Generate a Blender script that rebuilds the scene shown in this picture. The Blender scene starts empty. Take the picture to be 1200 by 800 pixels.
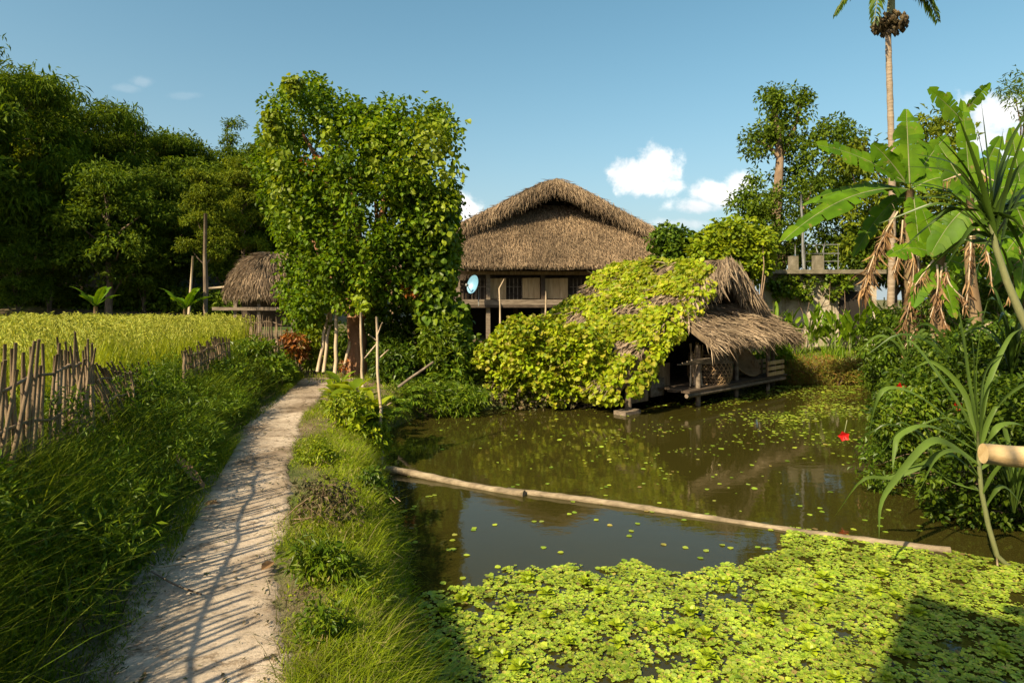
import bpy, math, random
import numpy as np
from math import radians, sin, cos, pi

random.seed(7)
S = bpy.context.scene
COL = S.collection
F = 720.0; HOR = 350.0; CX = 600.0; CAMZ = 1.8
UP = np.array([0, 0, 1.0])

def P(px, py, Y):
    """photo direction (px, py) at depth Y metres -> world point"""
    return np.array([(px - CX) / F * Y, Y, CAMZ - (py - HOR) / F * Y])

def R(seed):
    return np.random.default_rng(seed)

def norm(a):
    a = np.asarray(a, float)
    return a / np.maximum(np.linalg.norm(a, axis=-1, keepdims=True), 1e-9)

def smooth(a, b, x):
    t = np.clip((x - a) / (b - a), 0, 1)
    return t * t * (3 - 2 * t)

# ------------------------------------------------------------------ mesh building
class MB:
    """collects vertices and faces, builds ONE mesh object"""
    def __init__(self):
        self.v = []; self.f = []; self.n = 0
    def add(self, V, *faces, mi=0, sm=False):
        V = np.asarray(V, float).reshape(-1, 3)
        for f in faces:
            f = np.asarray(f, np.int64)
            if f.size:
                self.f.append((f + self.n, mi, sm))
        self.v.append(V); self.n += len(V)
        return self
    def box(self, c, s, rz=0, mi=0, tilt=None):
        x, y, z = np.asarray(s, float) / 2
        V = np.array([[-x,-y,-z],[x,-y,-z],[x,y,-z],[-x,y,-z],[-x,-y,z],[x,-y,z],[x,y,z],[-x,y,z]])
        if tilt is not None:
            V = V @ rotm(tilt).T
        if rz:
            c_, s_ = cos(rz), sin(rz)
            V = V @ np.array([[c_, -s_, 0], [s_, c_, 0], [0, 0, 1]]).T
        Fq = [[0,3,2,1],[4,5,6,7],[0,1,5,4],[1,2,6,5],[2,3,7,6],[3,0,4,7]]
        return self.add(V + np.asarray(c, float), Fq, mi=mi)
    def tube(self, pts, rad, n=6, mi=0, cap=True, sm=True):
        pts = np.asarray(pts, float); k = len(pts)
        rad = np.full(k, rad) if np.isscalar(rad) else np.asarray(rad, float)
        t = norm(np.gradient(pts, axis=0))
        ref = np.array([0, 0, 1.0]) if abs(t[:, 2]).mean() < .8 else np.array([1.0, 0, 0])
        s = norm(np.cross(t, ref)); b = np.cross(s, t)
        a = np.arange(n) / n * 2 * pi
        V = pts[:, None] + rad[:, None, None] * (np.cos(a)[None, :, None] * s[:, None] + np.sin(a)[None, :, None] * b[:, None])
        i = np.arange(k - 1)[:, None] * n; j = np.arange(n)[None]; j2 = (j + 1) % n
        q = np.stack([i + j, i + n + j, i + n + j2, i + j2], -1).reshape(-1, 4)
        self.add(V, q, mi=mi, sm=sm)
        if cap:
            o = self.n - k * n
            self.f.append((np.array([np.arange(n)[::-1] + o, np.arange(n) + o + (k - 1) * n]), mi, False))
        return self
    def build(self, name, mats, parent=None, loc=None):
        me = bpy.data.meshes.new(name)
        V = np.concatenate(self.v) if self.v else np.zeros((0, 3))
        org = np.zeros(3)
        if parent is not None:
            org = np.array(parent.get('_org', (0, 0, 0)))
        elif loc is not None:
            org = np.asarray(loc, float)
        V = V - org
        me.vertices.add(len(V)); me.vertices.foreach_set('co', V.astype(np.float32).ravel())
        tot = np.concatenate([np.full(len(f), f.shape[1]) for f, _, _ in self.f])
        vi = np.concatenate([f.ravel() for f, _, _ in self.f])
        mi = np.concatenate([np.full(len(f), m) for f, m, _ in self.f])
        sm = np.concatenate([np.full(len(f), s) for f, _, s in self.f])
        me.loops.add(len(vi)); me.loops.foreach_set('vertex_index', vi.astype(np.int32))
        me.polygons.add(len(tot))
        st = np.concatenate([[0], np.cumsum(tot)[:-1]])
        me.polygons.foreach_set('loop_start', st.astype(np.int32))
        me.polygons.foreach_set('loop_total', tot.astype(np.int32))
        me.polygons.foreach_set('material_index', mi.astype(np.int32))
        me.polygons.foreach_set('use_smooth', sm.astype(bool))
        for m in (mats if isinstance(mats, (list, tuple)) else [mats]):
            me.materials.append(m)
        me.update(); me.validate()
        o = bpy.data.objects.new(name, me); COL.objects.link(o)
        if parent is not None:
            o.parent = parent
        else:
            o.location = org
        return o

def rotm(e):
    a, b, c = e
    Rx = np.array([[1,0,0],[0,cos(a),-sin(a)],[0,sin(a),cos(a)]])
    Ry = np.array([[cos(b),0,sin(b)],[0,1,0],[-sin(b),0,cos(b)]])
    Rz = np.array([[cos(c),-sin(c),0],[sin(c),cos(c),0],[0,0,1]])
    return Rz @ Ry @ Rx

def tag(o, label=None, cat=None, group=None, kind=None):
    if label: o['label'] = label
    if cat: o['category'] = cat
    if group: o['group'] = group
    if kind: o['kind'] = kind
    return o

def thing(name, label, cat, base, group=None):
    o = bpy.data.objects.new(name, None); COL.objects.link(o)
    o.location = [float(x) for x in base]
    o['_org'] = [float(x) for x in base]
    o.empty_display_size = .2
    return tag(o, label, cat, group)

def dup(root, loc, rz=0, sc=1, label=None, group=None):
    r = root.copy(); COL.objects.link(r)
    r.location = [float(x) for x in loc]; r.rotation_euler = (0, 0, rz)
    r.scale = (sc, sc, sc) if np.isscalar(sc) else sc
    if label: r['label'] = label
    if group: r['group'] = group
    for ch in list(root.children):
        c = ch.copy(); COL.objects.link(c); c.parent = r
        for g in ch.children:
            d = g.copy(); COL.objects.link(d); d.parent = c
    return r

# ------------------------------------------------------------------ leaves, blades, clumps
def leaves(c, d, n, L, W, hi=False, droop=.15, fold=.15):
    c = np.asarray(c, float); m = len(c)
    d = norm(d); s = norm(np.cross(d, n)); n = np.cross(s, d)
    L = np.broadcast_to(np.asarray(L, float), (m,))[:, None]; W = np.broadcast_to(np.asarray(W, float), (m,))[:, None]
    if not hi:
        V = np.stack([c, c + .45*L*d + .5*W*s + fold*W*n, c + L*d - droop*L*n, c + .45*L*d - .5*W*s + fold*W*n], 1)
        i = np.arange(m)[:, None] * 4
        return V.reshape(-1, 3), np.concatenate([i + [0, 1, 2], i + [0, 2, 3]])
    V = np.stack([c, c + .28*L*d + .5*W*s + fold*W*n, c + .68*L*d + .44*W*s + fold*W*n - droop*.4*L*n, c + L*d - droop*L*n,
                  c + .68*L*d - .44*W*s + fold*W*n - droop*.4*L*n, c + .28*L*d - .5*W*s + fold*W*n, c + .5*L*d - droop*.2*L*n], 1)
    i = np.arange(m)[:, None] * 7
    T = [[6,0,1],[6,1,2],[6,2,3],[6,3,4],[6,4,5],[6,5,0]]
    return V.reshape(-1, 3), np.concatenate([i + t for t in T])

def blades(base, az, h, lean, w, segs=3, droop=.3, rng=None, taper=1.4):
    base = np.asarray(base, float); m = len(base)
    f = lambda a: np.broadcast_to(np.asarray(a, float), (m,))
    az, h, lean, w, droop = f(az), f(h), f(lean), f(w), f(droop)
    t = np.linspace(0, 1, segs + 1)
    dirv = np.stack([np.cos(az), np.sin(az), 0*az], -1)
    tw = az + (rng.uniform(-1.0, 1.0, m) if rng is not None else 0)
    side = np.stack([-np.sin(tw), np.cos(tw), 0*az], -1)
    hor = (lean*h)[:, None] * t[None]**1.8
    ver = h[:, None] * (t[None] - droop[:, None]*t[None]**2.6)
    c = base[:, None] + dirv[:, None]*hor[..., None] + UP*ver[..., None]
    ww = w[:, None] * np.maximum(1 - t[None]**taper, .04) * .5
    V = np.stack([c - side[:, None]*ww[..., None], c + side[:, None]*ww[..., None]], 2)
    i = np.arange(m)[:, None, None] * (2*(segs+1)); j = np.arange(segs)[None, :, None]*2
    q = (i + j + np.array([0, 1, 3, 2])).reshape(-1, 4)
    return V.reshape(-1, 3), q

def ball(rng, m):
    v = norm(rng.normal(size=(m, 3)))
    return v * rng.uniform(0, 1, m)[:, None]**(1/3)

def clump_leaves(rng, centers, rad, n_per, L, W, flat=.75, hi=False, droop=.2, up=.8, out=.6, down=.25):
    centers = np.asarray(centers, float); k = len(centers)
    rad = np.broadcast_to(np.asarray(rad, float), (k,))
    ci = np.repeat(np.arange(k), n_per)
    o = ball(rng, len(ci)); o = norm(o) * (np.linalg.norm(o, axis=1, keepdims=True)**.6)
    pos = centers[ci] + o * rad[ci][:, None] * [1, 1, flat]
    d = out*norm(o) + .75*rng.normal(size=o.shape)*.6 - np.array([0, 0, down])
    n = up*UP + .5*norm(o) + .45*rng.normal(size=o.shape)
    sc = rng.uniform(.6, 1.2, len(ci))
    return leaves(pos, d, n, L*sc, W*sc, hi=hi, droop=droop)

def inpoly(poly, x, y):
    poly = np.asarray(poly, float); r = np.zeros(np.shape(x), bool)
    j = len(poly) - 1
    for i in range(len(poly)):
        xi, yi = poly[i]; xj, yj = poly[j]
        c = ((yi > y) != (yj > y)) & (x < (xj - xi) * (y - yi) / (yj - yi + 1e-12) + xi)
        r ^= c; j = i
    return r

def dist_seg(poly, x, y, closed=True):
    poly = np.asarray(poly, float); best = np.full(np.shape(x), 1e9)
    for i in range(len(poly) if closed else len(poly) - 1):
        a = poly[i]; b = poly[(i + 1) % len(poly)]; e = b - a
        t = np.clip(((x - a[0])*e[0] + (y - a[1])*e[1]) / (e @ e + 1e-12), 0, 1)
        best = np.minimum(best, np.hypot(x - a[0] - t*e[0], y - a[1] - t*e[1]))
    return best

def sil_points(rng, poly, Y0, thick, k):
    """clump centres of a plant whose outline (photo coordinates) is poly, at depth Y0, half thickness thick metres"""
    poly = np.asarray(poly, float)
    lo, hi = poly.min(0), poly.max(0); xs = []; ys = []; c = 0
    while c < k:
        x = rng.uniform(lo[0], hi[0], k*3); y = rng.uniform(lo[1], hi[1], k*3)
        m = inpoly(poly, x, y); xs.append(x[m]); ys.append(y[m]); c += m.sum()
    x = np.concatenate(xs)[:k]; y = np.concatenate(ys)[:k]
    de = dist_seg(poly, x, y)
    r = np.clip(de / (de.max() + 1e-9), 0, 1)
    ht = thick * np.sqrt(1 - (1 - r)**2) * .95 + .12*thick
    off = np.sign(rng.uniform(-1, 1, k)) * rng.uniform(0, 1, k)**.45 * ht
    Y = Y0 + off
    return np.stack([(x - CX)/F*Y, Y, CAMZ - (y - HOR)/F*Y], -1)

def limb(mb, a, b, r0, r1, rng, bend=.12, n=6, k=5):
    a = np.asarray(a, float); b = np.asarray(b, float)
    t = np.linspace(0, 1, k)[:, None]; L = np.linalg.norm(b - a)
    off = rng.normal(size=3)*bend*L*.5
    pts = a + (b - a)*t + off*np.sin(t*pi) + rng.normal(size=(k, 3))*.012*L
    pts[0] = a
    mb.tube(pts, np.linspace(r0, r1, k), n=n)

# ------------------------------------------------------------------ materials
def mat(name):
    m = bpy.data.materials.new(name); m.use_nodes = True
    nt = m.node_tree; nt.nodes.clear()
    return m, nt, nt.nodes.new('ShaderNodeOutputMaterial')

def ramp(nt, cols, src=None, pos=None):
    r = nt.nodes.new('ShaderNodeValToRGB'); e = r.color_ramp.elements
    pos = pos or np.linspace(0, 1, len(cols))
    while len(e) < len(cols): e.new(.5)
    for k, c in enumerate(cols):
        e[k].position = float(pos[k]); e[k].color = (*c, 1)
    if src is not None: nt.links.new(src, r.inputs[0])
    return r

def noise(nt, scale, detail=4, rough=.6, coord='Object', dist=0, mapscale=None):
    tc = nt.nodes.new('ShaderNodeTexCoord'); n = nt.nodes.new('ShaderNodeTexNoise')
    n.inputs['Scale'].default_value = scale; n.inputs['Detail'].default_value = detail
    n.inputs['Roughness'].default_value = rough; n.inputs['Distortion'].default_value = dist
    src = tc.outputs[coord]
    if mapscale:
        mp = nt.nodes.new('ShaderNodeMapping'); mp.inputs['Scale'].default_value = mapscale
        nt.links.new(src, mp.inputs[0]); src = mp.outputs[0]
    nt.links.new(src, n.inputs['Vector'])
    return n

def mix(nt, a, b, fac, mode='MIX'):
    m = nt.nodes.new('ShaderNodeMix'); m.data_type = 'RGBA'; m.blend_type = mode
    def put(i, v):
        if isinstance(v, (int, float)): m.inputs[i].default_value = v
        elif isinstance(v, tuple): m.inputs[i].default_value = (*v, 1)
        else: nt.links.new(v, m.inputs[i])
    put(0, fac); put(6, a); put(7, b)
    return m.outputs[2]

def leafmat(name, cols, trans=.35, rough=.45, tint=(1.25, 1.15, .35), nscale=.8, spec=.4, pos=None):
    m, nt, out = mat(name)
    grn = any(g > r*1.1 for r, g, b in cols)
    cols = [(r*1.20, g*1.06, b*.55) if g > r*1.25 else (r, g, b) for r, g, b in cols]
    if grn: spec *= .6; trans = min(.45, trans*1.2)   # warm tropical greens
    g = nt.nodes.new('ShaderNodeNewGeometry')
    r = ramp(nt, cols, g.outputs['Random Per Island'], pos)
    nz = noise(nt, nscale, 2, coord='Object')
    rr = ramp(nt, [(.62,.62,.62), (1.3,1.3,1.3)], nz.outputs['Fac'], [.3, .72])
    c = mix(nt, r.outputs[0], rr.outputs[0], 1.0, 'MULTIPLY')
    if name == 'banana_leaf':   # dry brown blotches and paler streaks of old leaves
        bz = noise(nt, 4.5, 5, .7); bf = ramp(nt, [(0,0,0), (.85,.85,.85)], bz.outputs['Fac'], [.60, .70])
        c = mix(nt, c, (.26,.17,.06), bf.outputs[0])
    p = nt.nodes.new('ShaderNodeBsdfPrincipled'); p.inputs['Roughness'].default_value = rough
    p.inputs['Specular IOR Level'].default_value = spec
    nt.links.new(c, p.inputs['Base Color'])
    t = nt.nodes.new('ShaderNodeBsdfTranslucent')
    nt.links.new(mix(nt, c, tint, 1.0, 'MULTIPLY'), t.inputs['Color'])
    ms = nt.nodes.new('ShaderNodeMixShader'); ms.inputs[0].default_value = trans
    nt.links.new(p.outputs[0], ms.inputs[1]); nt.links.new(t.outputs[0], ms.inputs[2])
    nt.links.new(ms.outputs[0], out.inputs['Surface'])
    return m

def solid(name, cols, scale=4, rough=.8, bump=.3, bscale=None, island=False, mapscale=None, spec=.3, pos=None, dist=0):
    m, nt, out = mat(name)
    nz = noise(nt, scale, 6, .65, mapscale=mapscale, dist=dist)
    r = ramp(nt, cols, nz.outputs['Fac'], pos or list(np.linspace(.28, .72, len(cols))))
    c = r.outputs[0]
    if island:
        g = nt.nodes.new('ShaderNodeNewGeometry')
        rr = ramp(nt, [(.55,.55,.55), (1.35,1.3,1.25)], g.outputs['Random Per Island'])
        c = mix(nt, c, rr.outputs[0], 1.0, 'MULTIPLY')
    p = nt.nodes.new('ShaderNodeBsdfPrincipled'); p.inputs['Roughness'].default_value = rough
    p.inputs['Specular IOR Level'].default_value = spec
    nt.links.new(c, p.inputs['Base Color'])
    if bump:
        b = nt.nodes.new('ShaderNodeBump'); b.inputs['Strength'].default_value = bump; b.inputs['Distance'].default_value = .02
        n2 = noise(nt, bscale or scale*4, 5, .7, mapscale=mapscale)
        nt.links.new(n2.outputs['Fac'], b.inputs['Height']); nt.links.new(b.outputs[0], p.inputs['Normal'])
    nt.links.new(p.outputs[0], out.inputs['Surface'])
    return m

M = {}
M['forest'] = leafmat('forest_leaf', [(.03,.066,.010), (.065,.125,.016), (.13,.20,.026), (.045,.09,.013)], .34, .6, nscale=.35, spec=.18)
M['forest_warm'] = leafmat('forest_leaf_warm', [(.05,.092,.012), (.10,.155,.017), (.16,.21,.026), (.07,.115,.014)], .34, .6, nscale=.35, spec=.18)
M['bamboo_leaf'] = leafmat('bamboo_leaf', [(.04,.085,.012), (.08,.145,.018), (.125,.19,.024)], .4, .6, nscale=.4, spec=.18)
M['bigtree'] = leafmat('vine_tree_leaf', [(.032,.075,.007), (.07,.15,.010), (.125,.225,.014), (.05,.105,.009), (.19,.28,.018)], .38, .45, nscale=1.2, spec=.25)
M['vine'] = leafmat('creeper_leaf', [(.10,.19,.012), (.20,.31,.016), (.29,.37,.02), (.14,.25,.014), (.42,.38,.03), (.22,.33,.018), (.27,.36,.02), (.30,.24,.05)], .35, .45, nscale=1.5)
M['vine_dark'] = leafmat('hanging_vine_leaf', [(.05,.11,.012), (.09,.17,.018), (.15,.22,.022), (.06,.12,.014)], .35, .4, nscale=1.5)
M['vine_yellow'] = leafmat('sunlit_vine_leaf', [(.11,.19,.014), (.18,.27,.018), (.28,.33,.025), (.14,.23,.015)], .35, .45)  # lighter leaves, sunlight on the tree put into their colour
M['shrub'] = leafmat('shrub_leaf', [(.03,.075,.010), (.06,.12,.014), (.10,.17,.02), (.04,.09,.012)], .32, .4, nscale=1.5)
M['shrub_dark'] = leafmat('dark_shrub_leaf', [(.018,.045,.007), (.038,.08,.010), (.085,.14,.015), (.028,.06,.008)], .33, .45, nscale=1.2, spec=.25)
M['bright'] = leafmat('bright_shrub_leaf', [(.10,.18,.014), (.18,.27,.018), (.26,.33,.025)], .35, .45)
M['grass_dark'] = leafmat('bank_grass', [(.045,.095,.008), (.085,.155,.011), (.14,.21,.015), (.21,.25,.026)], .38, .55, nscale=.9, spec=.2)
M['grass'] = leafmat('verge_grass', [(.09,.16,.012), (.16,.25,.015), (.23,.31,.02), (.11,.19,.012), (.36,.31,.12)], .34, .6, nscale=1.8, pos=[0,.25,.6,.8,.93], spec=.2)
M['rice'] = leafmat('rice_leaf', [(.17,.25,.016), (.25,.32,.022), (.33,.37,.03)], .38, .5, nscale=.5)
M['rice_head'] = leafmat('rice_grain', [(.31,.35,.04), (.40,.39,.055), (.28,.33,.035)], .3, .6, nscale=.5, tint=(1.1,1,.5))
M['banana'] = leafmat('banana_leaf', [(.050,.135,.008), (.075,.175,.010), (.11,.22,.013)], .42, .5, nscale=2.2, spec=.25)
M['banana_dead'] = leafmat('dry_banana_leaf', [(.12,.06,.025), (.27,.15,.06), (.38,.24,.11), (.18,.10,.045), (.09,.05,.025)], .22, .75, tint=(1.1,.9,.6), nscale=4)
M['palm'] = leafmat('palm_frond', [(.03,.07,.01), (.06,.12,.014), (.10,.16,.02)], .3, .4)
M['reed'] = leafmat('reed_leaf', [(.05,.11,.03), (.09,.16,.05), (.07,.13,.03)], .3, .4, nscale=2)
M['cane'] = leafmat('cane_leaf', [(.016,.04,.010), (.03,.065,.014), (.05,.09,.018)], .18, .35, nscale=2)
M['canna'] = leafmat('canna_leaf', [(.07,.16,.012), (.12,.23,.018), (.18,.30,.025)], .4, .4, nscale=2)
M['fern'] = leafmat('fern_leaf', [(.05,.11,.012), (.09,.17,.016), (.14,.22,.02)], .32, .5)
M['lettuce'] = leafmat('floating_leaf', [(.13,.24,.035), (.19,.32,.05), (.27,.40,.07), (.33,.44,.07), (.22,.34,.12), (.42,.36,.07), (.22,.15,.06)], .22, .45, nscale=2.5, spec=.35, pos=[0,.2,.42,.62,.84,.95,.985])
M['lettuce_big'] = leafmat('large_floating_leaf', [(.22,.36,.03), (.30,.42,.03), (.36,.44,.04)], .25, .4, nscale=2.5)
M['red'] = leafmat('red_petal', [(.55,.012,.012), (.65,.02,.015)], .3, .5, tint=(1.2,.5,.5))
M['croton'] = leafmat('orange_leaf', [(.30,.09,.012), (.42,.15,.02), (.20,.07,.015), (.13,.10,.02)], .3, .45, tint=(1.1,.9,.5))
M['dryweed'] = leafmat('dry_weed_leaf', [(.05,.042,.02), (.085,.065,.032), (.06,.075,.02), (.15,.105,.055), (.05,.07,.016)], .2, .7, tint=(1,.9,.6))
M['rustweed'] = leafmat('reddish_weed_leaf', [(.22,.15,.035), (.14,.20,.025), (.20,.24,.03), (.30,.19,.04), (.24,.11,.03), (.12,.18,.02)], .25, .6, tint=(1.1,.9,.5))
M['thatch'] = leafmat('thatch_straw', [(.105,.07,.042), (.20,.137,.082), (.285,.205,.125), (.36,.265,.165), (.165,.112,.068)], .08, .75, tint=(1,.9,.7), nscale=.7, spec=.2)
M['thatch_grey'] = leafmat('weathered_thatch_straw', [(.12,.085,.055), (.20,.145,.095), (.30,.225,.15), (.38,.29,.19), (.16,.11,.07)], .08, .75, tint=(1,.9,.7), nscale=.9, spec=.2)
M['thatch_base'] = solid('thatch_base', [(.06,.042,.025), (.14,.10,.06), (.20,.145,.085)], 6, .9, .6, 30)
M['bark'] = solid('tree_bark', [(.10,.065,.04), (.20,.135,.085), (.30,.22,.15)], 5, .9, .8, 18, mapscale=(1,1,.3))
M['bark_dark'] = solid('forest_bark', [(.05,.035,.024), (.12,.085,.055), (.22,.17,.12)], 3, .9, .5, mapscale=(1,1,.3))
M['bark_red'] = solid('reddish_bark', [(.13,.06,.03), (.24,.12,.06), (.33,.20,.12)], 4, .9, .6, mapscale=(1,1,.3))
M['palm_bark'] = solid('palm_bark', [(.13,.095,.06), (.23,.175,.12), (.33,.26,.19)], 3, .85, .4, mapscale=(1,1,6))
M['stake'] = solid('weathered_bamboo', [(.10,.07,.042), (.18,.13,.08), (.28,.21,.14)], 6, .75, .4, island=True, mapscale=(1,1,.25))
M['pole'] = solid('dry_bamboo', [(.24,.17,.10), (.38,.29,.19), (.48,.39,.28)], 5, .6, .3, mapscale=(1,1,.3))
M['float_pole'] = solid('pale_bamboo', [(.07,.055,.03), (.19,.145,.09), (.32,.26,.17)], 6, .7, .5, mapscale=(.4,2,2))
M['fresh_cut'] = solid('cut_bamboo', [(.42,.27,.11), (.55,.38,.18), (.62,.46,.25)], 8, .5, .2, mapscale=(.3,2,2))
M['wood'] = solid('old_wood', [(.12,.075,.04), (.22,.145,.08), (.30,.21,.12)], 4, .75, .4, mapscale=(3,3,.5))
M['wood_grey'] = solid('grey_wood', [(.07,.052,.036), (.15,.115,.082), (.25,.20,.15)], 4, .8, .4, mapscale=(.5,3,3))
M['wood_dark'] = solid('dark_wood', [(.03,.02,.013), (.06,.042,.028), (.09,.065,.042)], 4, .8, .4)
M['panel'] = solid('shutter_wood', [(.30,.19,.09), (.44,.30,.15), (.55,.40,.23)], 3, .65, .3, mapscale=(4,4,.5))
M['dark'] = solid('interior_dark', [(.012,.010,.008), (.022,.018,.014)], 2, .9, 0)  # inside shade put into a near-black colour; the ridge cap shares it
M['basket'] = solid('wicker', [(.16,.10,.05), (.27,.18,.095), (.34,.24,.14)], 8, .7, .3, island=True)
M['concrete'] = solid('stained_concrete', [(.14,.12,.085), (.30,.25,.185), (.42,.365,.28), (.48,.42,.34)], 2.2, .9, .4, 20, pos=[.3,.42,.55,.75])
M['concrete_dark'] = solid('mossy_concrete', [(.07,.06,.04), (.14,.12,.08), (.24,.205,.15)], 3, .9, .4, 20)
M['white_metal'] = solid('painted_metal', [(.09,.09,.085), (.19,.19,.18)], 4, .5, .1)
M['dish'] = solid('blue_dish', [(.10,.24,.36), (.15,.31,.44)], 3, .4, .05, spec=.5)
M['soil'] = solid('pond_edge_soil', [(.05,.035,.02), (.10,.075,.045)], 3, .95, .5)
M['fruit'] = solid('areca_nut', [(.035,.03,.015), (.07,.05,.02), (.10,.06,.025)], 6, .6, 0, island=True)
M['stem'] = solid('green_stem', [(.07,.085,.03), (.14,.15,.06), (.20,.19,.09)], 5, .55, .2, mapscale=(1,1,.3))
M['bananastem'] = solid('banana_stem', [(.10,.06,.03), (.18,.12,.06), (.16,.15,.06)], 3, .7, .5, mapscale=(1,1,.25))
# ================================================================== setting
XL = np.array([[-6, 1.0], [-3, -.05], [0, -1.05], [2.88, -2.0], [5.18, -2.77], [8.64, -3.84], [11.57, -4.40], [14, -4.9], [20, -6.9], [27, -9.2], [45, -14]])
XR = np.array([[-6, 1.7], [-3, .65], [0, -.25], [2.88, -1.06], [4.18, -1.61], [6.17, -2.23], [8.64, -2.98], [11.57, -3.54], [12.8, -3.6], [14, -3.4]])
xl = lambda y: np.interp(y, XL[:, 0], XL[:, 1])
xr = lambda y: np.interp(y, XR[:, 0], XR[:, 1])
POND = np.array([(-.25,2.3),(-.62,3.7),(-1.0,5.3),(-1.35,6.5),(-1.72,7.9),(-1.98,9.3),(-2.25,10.8),(-1.9,12.0),(-.8,12.7),(.4,13.3),(1.2,14.6),
                 (2.6,16.0),(5,17.0),(7.5,17.3),(9.4,17.0),(9.6,15.6),(8.7,13.6),(7.6,11.0),(6.6,9.0),(5.8,7.5),(5.4,6.2),(5.4,4.5),(5.5,3),(5.0,1.2),(3,.5),(.8,.9)])
WZ = -.5

def ground_z(x, y):
    x = np.asarray(x, float); y = np.asarray(y, float)
    dl = xl(y) - x
    hb = np.interp(y, [0, 6, 14, 22, 30], [.62, .58, .42, .25, .2])
    z = smooth(.0, 1.25, dl) * hb
    z = z + .05*np.sin(x*1.9 + y*.7)*np.sin(y*1.3 - x*.5)*smooth(.1, .8, dl)
    # wooded hill behind the field
    w = smooth(-7, -17, x)
    z = z + w * 9.0 * smooth(0, 1, ((y - 27) + .35*np.maximum(-x - 14, 0)) / 55)
    # right hand bank
    z = z + .25*smooth(6, 11, x)*smooth(2, 8, y)
    d = dist_seg(POND, x, y); ins = inpoly(POND, x, y)
    sd = np.where(ins, -d, d)
    out = z - .12*smooth(.5, 0, sd)
    basin = -.5 - 1.1*smooth(0, 1.0, -sd) - .0
    k = smooth(.22, -.10, sd)
    return np.where(sd > .5, z, out*(1 - k) + basin*k)

def axis(lo, hi, step, far_lo, far_hi):
    a = list(np.arange(lo, hi + 1e-6, step)); s = step; x = lo; L = []
    while x > far_lo: s *= 1.22; x -= s; L.append(x)
    s = step; x = hi; Rr = []
    while x < far_hi: s *= 1.22; x += s; Rr.append(x)
    return np.array(L[::-1] + a + Rr)

gx = axis(-9, 11, .14, -500, 500); gy = axis(-1, 19, .14, -200, 700)
GX, GY = np.meshgrid(gx, gy)
GZ = ground_z(GX, GY)
n_, m_ = GX.shape
i_ = np.arange(n_ - 1)[:, None]*m_ + np.arange(m_ - 1)[None]
q_ = np.stack([i_, i_ + 1, i_ + m_ + 1, i_ + m_], -1).reshape(-1, 4)

def ground_material():
    m, nt, out = mat('ground_soil')
    a = noise(nt, .55, 6, .65); b = noise(nt, 5, 6, .7); c = noise(nt, 40, 4, .7)
    soil = ramp(nt, [(.09,.06,.035), (.17,.125,.075), (.26,.205,.13)], b.outputs['Fac'], [.3, .5, .72])
    green = ramp(nt, [(.035,.06,.012), (.07,.10,.02), (.10,.11,.035)], b.outputs['Fac'], [.3, .5, .7])
    f = ramp(nt, [(0,0,0), (1,1,1)], a.outputs['Fac'], [.42, .58])
    col = mix(nt, soil.outputs[0], green.outputs[0], f.outputs[0])
    p = nt.nodes.new('ShaderNodeBsdfPrincipled'); p.inputs['Roughness'].default_value = .95
    p.inputs['Specular IOR Level'].default_value = .1
    nt.links.new(col, p.inputs['Base Color'])
    bp = nt.nodes.new('ShaderNodeBump'); bp.inputs['Strength'].default_value = .7; bp.inputs['Distance'].default_value = .03
    nt.links.new(c.outputs['Fac'], bp.inputs['Height']); nt.links.new(bp.outputs[0], p.inputs['Normal'])
    nt.links.new(p.outputs[0], out.inputs['Surface'])
    return m
mb = MB().add(np.stack([GX, GY, GZ], -1), q_, sm=True)
tag(mb.build('ground', ground_material()), kind='structure')

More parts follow.
